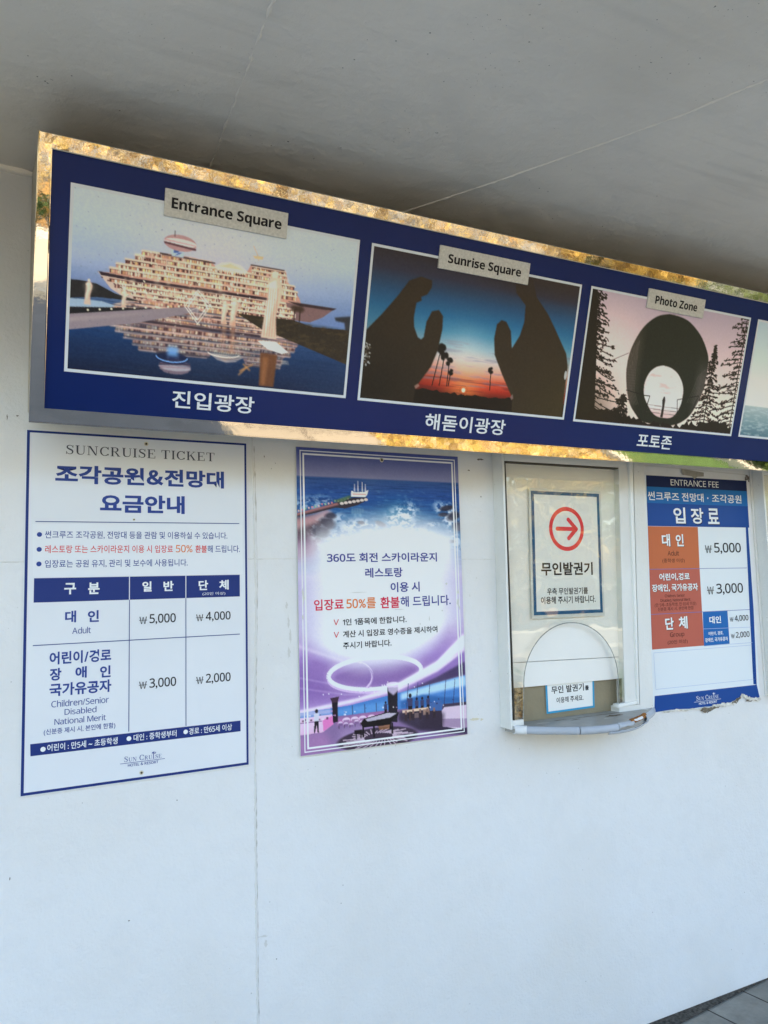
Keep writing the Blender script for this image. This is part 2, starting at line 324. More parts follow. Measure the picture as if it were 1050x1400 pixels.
# ------------------------------------------------------------------ painter for the printed pictures
class Canvas:
    def __init__(s, wmm, hmm, step, base):
        s.w, s.h, s.step = wmm, hmm, step; s.ill = ILL; s.nx, s.ny = int(wmm/step)+1, int(hmm/step)+1
        s.W, s.H = s.nx*2, s.ny*2
        s.x = np.linspace(0, wmm, s.W)[None, :]; s.y = np.linspace(0, hmm, s.H)[:, None]
        s.im = np.ones((s.H, s.W, 3))*np.array(base, float); s.rs = np.random.RandomState(3)
    def put(s, mask, col): s.im += (np.asarray(col, float)-s.im)*np.clip(mask, 0, 1)[..., None]
    def vgrad(s, stops, mask=1.):
        ys = [a for a, _ in stops]; c = np.stack([np.interp(s.y[:, 0], ys, [k[1][i] for k in stops]) for i in range(3)], -1)[:, None, :]
        s.im += (c-s.im)*(np.ones((s.H, s.W))*mask)[..., None]
    def blur(s, m, r):
        k = int(r/(s.w/s.W));
        if k < 1: return m
        for _ in range(2):
            for ax in (0, 1):
                p = np.pad(m, [(k+1, k) if a == ax else (0, 0) for a in (0, 1)], mode='edge'); c = np.cumsum(p, ax); n = m.shape[ax]
                m = (np.take(c, range(2*k+1, 2*k+1+n), ax)-np.take(c, range(0, n), ax))/(2*k+1)
        return m
    def win(s, x0, y0, x1, y1):
        px, py = s.w/s.W, s.h/s.H
        return max(int(x0/px)-1, 0), min(int(x1/px)+2, s.W), max(int(y0/py)-1, 0), min(int(y1/py)+2, s.H)
    def inside(s, pts, i0, i1, j0, j1):
        X, Y = s.x[:, i0:i1], s.y[j0:j1]; ins = np.zeros((j1-j0, i1-i0), bool)
        for (ax, ay), (bx, by) in zip(pts, pts[1:]+pts[:1]):
            if ay == by: continue
            ins ^= ((Y < ay) != (Y < by)) & (X < (bx-ax)*(Y-ay)/(by-ay)+ax)
        return ins
    def pmask(s, pts):
        m = np.zeros((s.H, s.W)); w = s.win(min(p[0] for p in pts), min(p[1] for p in pts), max(p[0] for p in pts), max(p[1] for p in pts))
        if w[0] < w[1] and w[2] < w[3]: m[w[2]:w[3], w[0]:w[1]] = s.inside(pts, *w)
        return m
    def local(s, polys, col, a, soft):
        xs = [p[0] for q in polys for p in q]; ys = [p[1] for q in polys for p in q]; e = soft*3+1
        w = s.win(min(xs)-e, min(ys)-e, max(xs)+e, max(ys)+e)
        if w[0] >= w[1] or w[2] >= w[3]: return
        m = np.zeros((w[3]-w[2], w[1]-w[0]))
        for q in polys: m = np.maximum(m, s.inside(list(q), *w))
        v = s.im[w[2]:w[3], w[0]:w[1]]; v += (np.asarray(col, float)-v)*np.clip(s.blur(m, soft)*a, 0, 1)[..., None]
    def poly(s, pts, col, a=1., soft=0): s.local([pts], col, a, soft)
    def rect(s, x0, y0, x1, y1, col, a=1., soft=0): s.poly([(x0, y0), (x1, y0), (x1, y1), (x0, y1)], col, a, soft)
    def ell(s, cx, cy, rx, ry, col, a=1., soft=.15, rot=0):
        e = max(rx, ry)*(1+soft)+1; w = s.win(cx-e, cy-e, cx+e, cy+e)
        if w[0] >= w[1] or w[2] >= w[3]: return
        dx, dy = s.x[:, w[0]:w[1]]-cx, s.y[w[2]:w[3]]-cy; c, n = math.cos(R(rot)), math.sin(R(rot)); d = np.sqrt(((dx*c+dy*n)/rx)**2+((dy*c-dx*n)/ry)**2)
        v = s.im[w[2]:w[3], w[0]:w[1]]; v += (np.asarray(col, float)-v)*(np.clip((1-d)/soft+.5, 0, 1)*a)[..., None]
    def ring(s, cx, cy, rx, ry, t, col, a=1., k=60, a0=0, a1=360, soft=0):
        s.stroke([(cx+rx*math.cos(R(a0+(a1-a0)*i/k)), cy-ry*math.sin(R(a0+(a1-a0)*i/k))) for i in range(k+1)], t, col, a, soft)
    def glow(s, cx, cy, r, col, a): s.put(a*np.exp(-((s.x-cx)**2+(s.y-cy)**2)/(r*r)), col)
    def stroke(s, pts, t, col, a=1., soft=0):
        qs = []
        for (ax, ay), (bx, by) in zip(pts, pts[1:]):
            d = math.hypot(bx-ax, by-ay) or 1; nx, ny = -(by-ay)/d*t/2, (bx-ax)/d*t/2; qs.append([(ax+nx, ay+ny), (bx+nx, by+ny), (bx-nx, by-ny), (ax-nx, ay-ny)])
        s.local(qs, col, a, soft)
    def noise(s, sx, sy, octs=3, seed=0):
        rs = np.random.RandomState(seed); o = np.zeros((s.H, s.W)); amp = 1.; tot = 0
        for k in range(octs):
            gx, gy = int(s.w/sx)+3, int(s.h/sy)+3; g = rs.rand(gy, gx)
            fx = np.linspace(0, gx-1.001, s.W); fy = np.linspace(0, gy-1.001, s.H); ix, iy = fx.astype(int), fy.astype(int)
            tx, ty = (fx-ix), (fy-iy)[:, None]; tx = tx*tx*(3-2*tx); ty = ty*ty*(3-2*ty)
            a = g[iy][:, ix]*(1-tx)+g[iy][:, ix+1]*tx; b = g[iy+1][:, ix]*(1-tx)+g[iy+1][:, ix+1]*tx
            o += amp*(a*(1-ty)+b*ty); tot += amp; amp *= .55; sx /= 2.; sy /= 2.
        return o/tot
    def colours(s):
        im = s.im[:s.ny*2, :s.nx*2].reshape(s.ny, 2, s.nx, 2, 3).mean((1, 3))
        return np.clip(lin(np.clip(im, 0, 255))/np.array(s.ill), .003, .86)
def print_sheet(name, board, u0, v0, cv, parent, lift, label=None):
    nx, ny = cv.nx, cv.ny; o0 = world_loc(parent)
    gu, gv = np.meshgrid(np.linspace(u0, u0+cv.w, nx), np.linspace(v0, v0+cv.h, ny))
    O = np.array(board.O-o0)+np.array(board.n)*lift/1000
    co = O+gu[..., None]/1000*np.array(board.U)+gv[..., None]/1000*np.array(board.V)
    me = bpy.data.meshes.new(name); i = np.arange(nx*ny).reshape(ny, nx)
    q = np.stack([i[:-1, :-1], i[1:, :-1], i[1:, 1:], i[:-1, 1:]], -1).reshape(-1, 4)
    me.vertices.add(nx*ny); me.vertices.foreach_set('co', co.reshape(-1).astype('f'))
    me.loops.add(len(q)*4); me.loops.foreach_set('vertex_index', q.reshape(-1).astype('i'))
    me.polygons.add(len(q)); me.polygons.foreach_set('loop_start', np.arange(0, len(q)*4, 4, dtype='i'))
    me.update(calc_edges=True)
    at = me.color_attributes.new('print', 'FLOAT_COLOR', 'POINT')
    rgba = np.ones((nx*ny, 4), 'f'); rgba[:, :3] = cv.colours().reshape(-1, 3); at.data.foreach_set('color', rgba.reshape(-1))
    me.materials.append(M['print']); o = bpy.data.objects.new(name, me); C.objects.link(o); o.parent = parent
    return tag(o, label)

# ------------------------------------------------------------------ ground and the surroundings the polished frame mirrors
def ground_mat():
    m = mat('paving_slabs', (.2, .2, .2), .8, bump=((140, .002), (12, .004))); t = m.node_tree; b = t.nodes['Principled BSDF']
    tc = N(t, 'ShaderNodeTexCoord'); mp = N(t, 'ShaderNodeMapping'); t.links.new(tc.outputs['Object'], mp.inputs[0])
    mp.inputs['Rotation'].default_value = (0, 0, R(-5.8)); mp.inputs['Location'].default_value = (-.021, .048, 0)
    br = N(t, 'ShaderNodeTexBrick', offset=.5, i_Scale=1.0, i_Mortar_Size=.004, i_Mortar_Smooth=.3, i_Brick_Width=.225, i_Row_Height=.225, i_Bias=0.)
    br.inputs['Color1'].default_value = (.235, .225, .205, 1); br.inputs['Color2'].default_value = (.29, .28, .255, 1); br.inputs['Mortar'].default_value = (.06, .055, .05, 1)
    t.links.new(mp.outputs[0], br.inputs[0])
    no = N(t, 'ShaderNodeTexNoise', i_Scale=9.0, i_Detail=6.0, i_Roughness=.7); t.links.new(tc.outputs['Object'], no.inputs[0])
    mx = N(t, 'ShaderNodeMix', data_type='RGBA', blend_type='MULTIPLY'); mx.inputs[0].default_value = .75
    t.links.new(br.outputs[0], mx.inputs[6]); t.links.new(no.outputs[0], mx.inputs[7])
    gm = N(t, 'ShaderNodeMix', data_type='RGBA', blend_type='MULTIPLY'); gm.inputs[0].default_value = 1; gm.inputs[7].default_value = (1.55, 1.55, 1.5, 1)
    t.links.new(mx.outputs[2], gm.inputs[6]); t.links.new(gm.outputs[2], b.inputs['Base Color'])
    last = [n for n in t.nodes if n.type == 'BUMP'][-1]
    bu = N(t, 'ShaderNodeBump', i_Distance=.006, invert=True); t.links.new(br.outputs['Fac'], bu.inputs['Height']); t.links.new(last.outputs[0], bu.inputs['Normal']); t.links.new(bu.outputs[0], b.inputs['Normal'])
    return m
M['paving'] = ground_mat()
def lawn_mat():
    m = mat('lawn_and_fallen_leaves', (.2, .2, .1), .9, bump=((60, .02),)); t = m.node_tree; b = t.nodes['Principled BSDF']
    tc = N(t, 'ShaderNodeTexCoord'); sx = N(t, 'ShaderNodeSeparateXYZ'); t.links.new(tc.outputs['Object'], sx.inputs[0])
    no = N(t, 'ShaderNodeTexNoise', i_Scale=14.0, i_Detail=6.0, i_Roughness=.7); t.links.new(tc.outputs['Object'], no.inputs[0])
    ad = N(t, 'ShaderNodeMath', operation='MULTIPLY_ADD'); t.links.new(no.outputs[0], ad.inputs[0]); ad.inputs[1].default_value = 5; t.links.new(sx.outputs[0], ad.inputs[2])
    cr_ = N(t, 'ShaderNodeMapRange'); t.links.new(ad.outputs[0], cr_.inputs[0]); cr_.inputs[1].default_value = 8.2; cr_.inputs[2].default_value = 10.4
    mx = N(t, 'ShaderNodeMix', data_type='RGBA'); t.links.new(cr_.outputs[0], mx.inputs[0]); mx.inputs[6].default_value = (.52, .36, .07, 1); mx.inputs[7].default_value = (.10, .17, .045, 1)
    n2 = N(t, 'ShaderNodeTexNoise', i_Scale=45.0, i_Detail=3.0); t.links.new(tc.outputs['Object'], n2.inputs[0])
    mr = N(t, 'ShaderNodeMapRange'); t.links.new(n2.outputs[0], mr.inputs[0]); mr.inputs[1].default_value = .35; mr.inputs[2].default_value = .65; mr.inputs[3].default_value = .35; mr.inputs[4].default_value = 1.25
    hs = N(t, 'ShaderNodeHueSaturation'); t.links.new(mx.outputs[2], hs.inputs['Color']); t.links.new(mr.outputs[0], hs.inputs['Value']); t.links.new(hs.outputs[0], b.inputs['Base Color'])
    return m
M['lawn'] = lawn_mat()
M['curb'] = mat('pale_kerb', (.55, .49, .38), .8, bump=((50, .003),), vary=(6, .1))
M['path'] = mat('sandy_path', (.47, .41, .31), .9, bump=((40, .004),), vary=(3, .1))
for n, rgb in (('leaf_gold', (.50, .36, .10)), ('leaf_amber', (.34, .20, .07)), ('leaf_pale', (.60, .50, .30)), ('leaf_green', (.16, .21, .06)), ('leaf_dark', (.035, .065, .02))): M[n] = mat(n, rgb, .7, vary=(1.5, .3))
M['bark'] = mat('bark', (.13, .10, .07), .9, bump=((20, .02),))
p = Part(); p.face([(-90, 6, 0), (-90, -90, 0), (110, -90, 0), (110, 6, 0)], 'paving'); tag(p.build('pavement'), kind='structure')
def slab_mat():
    m = mat('pale_forecourt', (.42, .335, .225), .85, bump=((30, .003),)); t = m.node_tree; b = t.nodes['Principled BSDF']; tc = N(t, 'ShaderNodeTexCoord')
    br = N(t, 'ShaderNodeTexBrick', offset=.5, i_Scale=1.0, i_Mortar_Size=.016, i_Brick_Width=1.2, i_Row_Height=.6, i_Bias=0.)
    br.inputs['Color1'].default_value = (.38, .32, .235, 1); br.inputs['Color2'].default_value = (.47, .39, .28, 1); br.inputs['Mortar'].default_value = (.13, .10, .075, 1)
    no = N(t, 'ShaderNodeTexNoise', i_Scale=1.5, i_Detail=6.0); mx = N(t, 'ShaderNodeMix', data_type='RGBA', blend_type='MULTIPLY'); mx.inputs[0].default_value = .35
    t.links.new(tc.outputs['Object'], br.inputs[0]); t.links.new(tc.outputs['Object'], no.inputs[0]); t.links.new(br.outputs[0], mx.inputs[6]); t.links.new(no.outputs[0], mx.inputs[7]); t.links.new(mx.outputs[2], b.inputs['Base Color'])
    return m
M['slabs'] = slab_mat()
M['shade_grey'] = mat('shade_grey', (.15, .148, .15), .9, bump=((90, .006),), vary=(3, .15))  # dark grey standing in for shaded ground
p = Part(); p.face([(-9, -5.2, .008), (-9, -11.04, .008), (2.1, -11.04, .008), (2.1, -5.2, .008)], 'shade_grey'); tag(p.build('shade_ground_sheet'), kind='structure')  # added sheet: painted shade for the frame's lower left reflection
M['grit'] = mat('dark_grit', (.085, .078, .068), .95, bump=((180, .006),), vary=(90, .6))
p = Part(); p.face([(-7, -.16, .004), (1.2, -.155, .004), (2.241, -.058, .004), (2.626, -.019, .004), (2.80, -.006, .004), (11, -.006, .004), (11, 0, .004), (-7, 0, .004)], 'grit'); tag(p.build('gutter_strip'), kind='structure')
p = Part(); p.face([(-60, -2.9, .004), (-60, -11.05, .004), (60, -11.05, .004), (60, -2.9, .004)], 'slabs'); tag(p.build('forecourt'), kind='structure')
p = Part(); p.face([(3.9, -5.35, .008), (3.9, -9.2, .008), (30, -9.2, .008), (30, -5.35, .008)], 'lawn'); tag(p.build('lawn'), kind='structure')
p = Part(); p.face([(-60, -11.2, .004), (-60, -17, .004), (60, -17, .004), (60, -11.2, .004)], 'path'); tag(p.build('path'), kind='structure')
p = Part()
p.box(7.2, 7.32, -9.2, -5.36, 0, .12, 'curb'); p.box(9.7, 9.85, -9.2, -5.36, 0, .12, 'curb'); p.box(-60, 60, -11.2, -11.05, 0, .13, 'curb'); p.box(-60, 60, -17.15, -17, 0, .13, 'curb')
tag(p.build('kerb', bevel=.01), kind='structure')
def leaf_cloud(P, n, fn, size, mats, rs):
    c = np.array([fn(rs) for _ in range(n)]); a = rs.normal(size=(n, 3)); a /= np.linalg.norm(a, axis=1)[:, None]
    b = np.cross(a, rs.normal(size=(n, 3))); b /= np.linalg.norm(b, axis=1)[:, None]; s = (size*(.6+.8*rs.rand(n)))[:, None]; a = a*s; b = b*s*.6
    q = np.stack([c-a-b, c+a-b, c+a+b, c-a+b], 1).reshape(-1, 3); k = len(P.v); P.v += [tuple(v) for v in q.tolist()]
    P.f += [(k+4*i, k+4*i+1, k+4*i+2, k+4*i+3) for i in range(n)]; ids = [P.mi(m) for m in mats]; P.m += [ids[i] for i in rs.randint(len(ids), size=n)]
rs = np.random.RandomState(5); P_ = Part(); leaf_cloud(P_, 9000, lambda q: (q.uniform(3.9, 7.2), -5.35-q.uniform(0, 3.6), .012+.03*q.rand()), .035, ['leaf_gold', 'leaf_gold', 'leaf_amber', 'leaf_pale'], rs)
tag(P_.build('fallen_leaves'), 'golden fallen leaves lying on the lawn, seen mirrored in the steel sign frame', 'leaves', kind='stuff')
P_ = Part()
for x, y, h, r, kind in ((1.5, -24, 8, 3.2, 0), (7, -21, 7, 3, 0), (13, -27, 9, 3.6, 0), (-5, -27, 8, 3.4, 1), (18, -19, 6, 2.6, 0), (24, -26, 9, 3.8, 2), (21, -13.5, 4.6, 2.0, 2), (31, -18, 8, 3.4, 2), (-13, -22, 8, 3.2, 2), (-22, -28, 9, 4, 1), (38, -30, 10, 4.5, 0), (10, -38, 10, 4, 1), (50, -36, 11, 5, 2), (60, -60, 14, 8, 2), (30, -55, 13, 7, 1)):
    ms = (['leaf_gold', 'leaf_gold', 'leaf_amber'], ['leaf_amber', 'leaf_gold', 'leaf_green'], ['leaf_green', 'leaf_green', 'leaf_dark'])[kind]
    k = 8
    for j, (z0, z1, r0, r1) in enumerate(((0, h*.35, .2, .15), (h*.35, h*.8, .15, .05))):
        P_.mesh([(x+rr*math.cos(2*PI*i/k), y+rr*math.sin(2*PI*i/k), z) for z, rr in ((z0, r0), (z1, r1)) for i in range(k)], [(i, (i+1) % k, k+(i+1) % k, k+i) for i in range(k)], 'bark')
    cl = [(x+r*.75*rs.uniform(-1, 1), y+r*.75*rs.uniform(-1, 1), rs.uniform(h*.28, h*.95), r*rs.uniform(.25, .5)) for _ in range(16)]
    def spot(q, cl=cl):
        c = cl[int(q.rand()*len(cl))]; d = q.normal(size=3); d = d/np.linalg.norm(d)*c[3]*q.rand()**.4; return c[0]+d[0], c[1]+d[1], max(c[2]+d[2]*.8, .4)
    leaf_cloud(P_, 4500, spot, .085 if h < 10 else .2, ms, rs)
leaf_cloud(P_, 42000, lambda q: (q.uniform(-14, 19), -20.5+q.uniform(-1.2, 1.2), .3+4.6*q.rand()), .05, ['leaf_gold', 'leaf_gold', 'leaf_gold', 'leaf_pale', 'leaf_pale', 'leaf_amber', 'leaf_amber', 'bark'], rs); leaf_cloud(P_, 30000, lambda q: (q.uniform(17, 48), -20.5+q.uniform(-1.2, 1.2), .3+4.2*q.rand()), .06, ['leaf_green', 'leaf_green', 'leaf_dark'], rs)
tag(P_.build('autumn_woods'), 'golden and green autumn trees across the forecourt, seen mirrored in the steel sign frame', 'trees', kind='stuff')
P_ = Part(); leaf_cloud(P_, 6000, lambda q: (q.uniform(-40, 45), -19+q.uniform(-.5, .5), q.uniform(0, 1.0)), .13, ['leaf_dark', 'leaf_dark', 'leaf_amber'], rs)
leaf_cloud(P_, 2600, lambda q: (10.3+q.uniform(0, 9), -5.9+q.uniform(-.5, .5), q.uniform(0, .55)), .08, ['leaf_dark', 'leaf_green'], rs)
tag(P_.build('clipped_hedge'), 'clipped dark green hedges facing the ticket building, seen mirrored in the sign frame', 'hedge', kind='stuff')

# ------------------------------------------------------------------ the building
bld = thing('ticket_building', 'white plastered ticket building with a sloping soffit and two hatch windows', 'building', (0, .3, 0))
SLOPE = math.tan(R(2))
def soffit(x, y, d=0): return Vector((x, y+d*math.sin(R(2))*0, 2.75+y*SLOPE-d))
p = Part(); p.box(-7, 11, 0, .3, -.05, 2.9, 'wall'); p.build('wall', bld)
p = Part(); prof = [(0, 2.75), (-1.76, 2.75-1.76*SLOPE), (-1.76, 2.85), (.4, 3.0), (6, 3.05), (6, 2.75)]
p.hexa([(-7.1, y, z) for y, z in prof], [(11.1, y, z) for y, z in prof], 'ceiling'); p.build('canopy', bld)
p = Part(); p.box(-1.2, -.30, -.45, -.001, 2.25, 2.76, 'ceiling'); p.build('corner_shade_block', bld, bevel=.004)  # unseen block added to darken the upper left of the wall
p = Part(); p.box(-7, 11, 5.6, 6, -.05, 2.75, 'wall'); p.box(-7.05, -6.7, .3, 5.6, -.05, 2.75, 'wall'); p.box(10.7, 11.05, .3, 5.6, -.05, 2.75, 'wall'); p.build('rear_wall', bld)
p = Part(); p.box(-7, 3.2, 1.5, 6, 3.0, 12.7, 'wall'); p.build('shadow_block', bld)  # unseen block added to lengthen the shadow over the left forecourt
def ridge(P, pts, up, side, wd, ht, m, jit=.3, step=.012, rs=np.random.RandomState(2)):
    """a thin raised bead of filler along a polyline, uneven like hand work"""
    pts = [Vector(q) for q in pts]; rows = []; up = Vector(up); side = Vector(side); wob = 0
    for a, b in zip(pts, pts[1:]):
        n = max(int((b-a).length/step), 1)
        for i in range(n+(b is pts[-1])):
            wob = wob*.9+rs.normal()*wd*jit*.35; k = 1+rs.normal()*jit; k = max(k, .15); q = a.lerp(b, i/n)+side*wob
            rows.append((q-side*wd*.9*k+up*.0003, q-side*wd*.3+up*ht*max(k, .2), q+side*wd*.3+up*ht*max(k, .2)*.8, q+side*wd*.9*k+up*.0003))
    vs = [v for r_ in rows for v in r_]
    P.mesh(vs, [(4*i+j, 4*i+4+j, 4*i+5+j, 4*i+1+j) for i in range(len(rows)-1) for j in range(3)], m)
OUT = (0, -1, 0)
p = Part(); ridge(p, [(.687, 0, 2.2), (.684, 0, 2.03), (.690, 0, 1.6), (.681, 0, 1.19), (.683, 0, .39), (.680, 0, 0)], OUT, (1, 0, 0), .0028, .0022, 'joint'); ridge(p, [(.6885, 0, 2.03), (.695, 0, 1.6), (.6855, 0, 1.19), (.6875, 0, 0)], OUT, (1, 0, 0), .0007, .0004, 'crack', 1.2); p.build('wall_joint', bld, smooth=True)
p = Part(); ridge(p, [(-2, 0, 1.684), (.3, 0, 1.688), (.669, 0, 1.691), (1.1, 0, 1.690), (1.555, 0, 1.682)], OUT, (0, 0, 1), .0018, .0016, 'joint'); p.build('wall_joint', bld, smooth=True)
cd = (0, math.sin(R(2)), -math.cos(R(2)))
p = Part(); ridge(p, [soffit(0.505, -0.155), soffit(0.501, -0.211), soffit(0.477, -0.515), soffit(0.464, -0.734), soffit(0.459, -0.823), soffit(0.454, -0.905), soffit(0.443, -1.036)], cd, (1, 0, 0), .0023, .0023, 'bead', .7); p.build('soffit_joint', bld, smooth=True)
p = Part(); ridge(p, [soffit(1.070, -0.178), soffit(1.095, -0.228), soffit(1.224, -0.474), soffit(1.357, -0.751), soffit(1.458, -0.972), soffit(1.523, -1.161), soffit(1.550, -1.230)], cd, (1, 0, 0), .0036, .004, 'bead', .25); p.build('soffit_joint', bld, smooth=True)
p = Part(); ridge(p, [(-2, -.004, 2.748), (-.1, -.006, 2.75), (.03, -.004, 2.744), (.2, -.004, 2.746), (4, -.004, 2.748)], (0, -.7, -.7), (0, -.7, .7), .012, .008, 'ceiling', .35, .02); p.build('wall_joint', bld, smooth=True)
# scuffs and old glue on the wall
def blotch(P, x, z, rx, rz, m, y=-.0006, k=14, rs=np.random.RandomState(9), rough=.35):
    P.face([(x+rx*math.cos(2*PI*i/k)*(1+rough*rs.normal()), y, z+rz*math.sin(2*PI*i/k)*(1+rough*rs.normal())) for i in range(k)][::-1], m)
for x, z, rx, rz, m in ((1.445, 1.150, .016, .004, 'stainy'), (1.47, 1.146, .007, .003, 'stainy'), (.79, 1.50, .004, .016, 'mark'), (.795, 1.46, .003, .02, 'mark'), (.79, 1.41, .005, .012, 'mark'), (.785, 1.55, .003, .01, 'mark'), (.046, 2.072, .003, .002, 'stain'), (.022, 2.066, .0012, .006, 'stain'), (.74, .55, .0015, .0015, 'stain'), (.335, .74, .002, .0016, 'stain'), (.46, 1.03, .0015, .0015, 'stain'), (1.35, 1.6, .002, .004, 'mark'),
    (1.44, 1.56, .0015, .006, 'mark'), (1.47, 1.62, .002, .003, 'mark'), (.05, .9, .0012, .004, 'stain'), (1.5, 1.9, .002, .003, 'stain'), (1.455, 1.99, .004, .002, 'stain'), (1.5, 2.03, .012, .003, 'stain'), (2.42, 1.05, .004, .002, 'mark'), (.72, 2.0, .0012, .004, 'stain'), (.755, 1.98, .001, .002, 'stain'), (.70, .62, .012, .003, 'mark'), (.71, .60, .004, .008, 'mark'), (2.4, .30, .003, .001, 'mark'), (1.9, .62, .001, .004, 'mark')):
    p = Part(); blotch(p, x, z, rx, rz, m); p.build('wall_stain', bld)

# ------------------------------------------------------------------ hatch windows (seen on the plane Y = -.047, carried to their own depth)
def W(x, z, y=-.06, ref=-.047):
    k = (2.2+y)/(2.2+ref); return Vector((x*k, y, EYE+(z-EYE)*k))
def WB(P, pts, y0, y1, m):
    f = [W(x, z, y0) for x, z in pts]; P.hexa(f, [(v.x, y1, v.z) for v in f], m)
p = Part()
WB(p, [(1.5635, 2.12), (1.5725, 2.12), (1.5615, 1.110), (1.5535, 1.110)], -.060, 0, 'frame_paint')
WB(p, [(1.5725, 2.12), (2.152, 2.12), (2.152, 2.024), (1.5725, 2.022)], -.054, 0, 'frame_paint')
WB(p, [(2.099, 2.024), (2.150, 2.024), (2.125, 1.150), (2.066, 1.150)], -.0565, 0, 'frame_paint')
WB(p, [(2.179, 2.12), (2.234, 2.12), (2.206, 1.112), (2.139, 1.112)], -.058, 0, 'frame_paint')
WB(p, [(1.5615, 1.139), (1.608, 1.139), (1.608, 1.112), (1.5615, 1.110)], -.058, 0, 'frame_paint'); WB(p, [(2.036, 1.141), (2.139, 1.141), (2.139, 1.112), (2.036, 1.112)], -.058, 0, 'frame_paint')
win = p.build('service_window', bld, bevel=.0012)
p = Part(); WB(p, [(2.156, 2.12), (2.176, 2.12), (2.1375, 1.141), (2.129, 1.141)], -.066, -.03, 'frame_lip')
WB(p, [(2.038, 1.150), (2.129, 1.156), (2.129, 1.142), (2.030, 1.137)], -.0625, -.03, 'frame_lip'); p.build('glazing_bead', win, bevel=.003, smooth=True)
p = Part(); WB(p, [(1.5727, 2.022), (1.5765, 2.022), (1.5715, 1.14), (1.5685, 1.14)], -.0545, -.01, 'gasket'); WB(p, [(1.577, 2.0225), (2.097, 2.0225), (2.097, 2.0185), (1.577, 2.0185)], -.0545, -.01, 'gasket')
WB(p, [(2.0955, 2.018), (2.0985, 2.018), (2.0655, 1.15), (2.063, 1.15)], -.053, -.01, 'gasket'); WB(p, [(2.1515, 2.12), (2.1553, 2.12), (2.1285, 1.143), (2.1258, 1.143)], -.0555, -.01, 'gasket'); p.build('gasket', win)
arch = [(1.607, 1.138)]+[(1.827+.211*math.cos(R(180-180*i/40)), 1.247+.205*math.sin(R(180-180*i/40))) for i in range(41)]+[(2.037, 1.138)]
outl = [(1.5775, 2.018), (1.572, 1.139)]+arch+[(2.063, 1.139), (2.0955, 2.018)]
p = Part(); f = [W(x, z, -.054) for x, z in outl]; b = [W(x, z, -.045) for x, z in outl]
p.face(f, 'glass'); n_ = len(f)
for i in range(n_): p.face([f[i], b[i], b[(i+1) % n_], f[(i+1) % n_]], 'glass_edge')
c0 = Vector((1.822, 1.2))
for (xa, za), (xb, zb) in zip(arch, arch[1:]):
    def off(x, z): d = Vector((x-1.822, max(z-1.247, 0))).normalized(); return x+d.x*.0038, z+d.y*.0038
    p.face([W(xa, za, -.0546), W(*off(xa, za), -.0542), W(*off(xb, zb), -.0542), W(xb, zb, -.0546)], 'glass_edge')
p.build('glass_pane', win)
p = Part(); WB(p, [(1.57, 2.03), (2.12, 2.03), (2.09, 1.3195), (1.57, 1.3315)], -.030, -.022, 'blind'); WB(p, [(1.57, 1.3295), (2.09, 1.3175), (2.08, 1.2405), (1.57, 1.2455)], -.029, -.022, 'blind'); p.build('blind', win, bevel=.0008)
p = Part(); WB(p, [(1.5735, 1.2435), (1.607, 1.2435), (1.6055, 1.139), (1.572, 1.139)], -.043, -.041, 'grime'); p.build('old_sealant', win)
p = Part(); WB(p, [(2.0375, 1.2415), (2.066, 1.2415), (2.063, 1.141), (2.037, 1.141)], -.043, -.041, 'grime'); p.build('old_sealant', win)
# counter tray: a bow-fronted shelf with a split plastic edge
edge = [(1.562, -.060), (1.62, -.115), (1.68, -.163), (1.735, -.198), (1.80, -.216), (1.87, -.218), (1.95, -.198), (2.03, -.160), (2.10, -.118), (2.165, -.075), (2.212, -.03), (2.222, -.004)]
def smooth(pts, k=5):
    o = []
    for i in range(len(pts)-1):
        p0, p1, p2, p3 = [np.array(pts[min(max(j, 0), len(pts)-1)]) for j in (i-1, i, i+1, i+2)]
        for t in np.linspace(0, 1, k, endpoint=False): o.append(tuple(.5*((2*p1)+(-p0+p2)*t+(2*p0-5*p1+4*p2-p3)*t*t+(-p0+3*p1-3*p2+p3)*t**3)))
    return o+[pts[-1]]
ed = smooth(edge); TZ = 1.120
poly = ed+[(2.222, 0), (1.562, 0)]
p = Part(); p.hexa([(x, y, TZ+.004) for x, y in poly][::-1], [(x, y, TZ-.022) for x, y in poly][::-1], 'tray'); tray = p.build('counter_tray', win, bevel=.002)
def hose(P, pts, r, m, z, a0=-100, a1=100, k=9, droop=0, rag=0, rs=np.random.RandomState(4)):
    rows = []; n = len(pts)
    for i in range(n):
        a, b = Vector(pts[max(i-1, 0)]), Vector(pts[min(i+1, n-1)]); d = (b-a).normalized(); o = Vector((d.y, -d.x))
        lo, hi = a0+rag*rs.normal(), a1+rag*rs.normal(); row = []
        for rr in (r, r*.8):
            for j in range(k):
                t = R(lo+(hi-lo)*j/(k-1)); q = Vector(pts[i])+o*(rr*math.cos(t)); row.append((q.x, q.y, z+rr*1.05*math.sin(t)-droop*math.sin(PI*i/max(n-1, 1))))
        rows.append(row)
    vs = [v for q in rows for v in q]; w2 = 2*k; fs = []
    for i in range(n-1):
        for j in range(w2):
            j2 = (j+1) % w2 if j not in (k-1,) else j+1
            if j == k-1: fs.append((i*w2+k-1, (i+1)*w2+k-1, (i+1)*w2+2*k-1, i*w2+2*k-1))
            elif j == 2*k-1: fs.append((i*w2+k, (i+1)*w2+k, (i+1)*w2, i*w2))
            else: fs.append((i*w2+j, (i+1)*w2+j, (i+1)*w2+j+1, i*w2+j+1))
    fs += [tuple(j for j in range(k))+tuple(range(2*k-1, k-1, -1)), tuple((n-1)*w2+j for j in list(range(k))+list(range(2*k-1, k-1, -1)))]
    P.mesh(vs, fs, m)
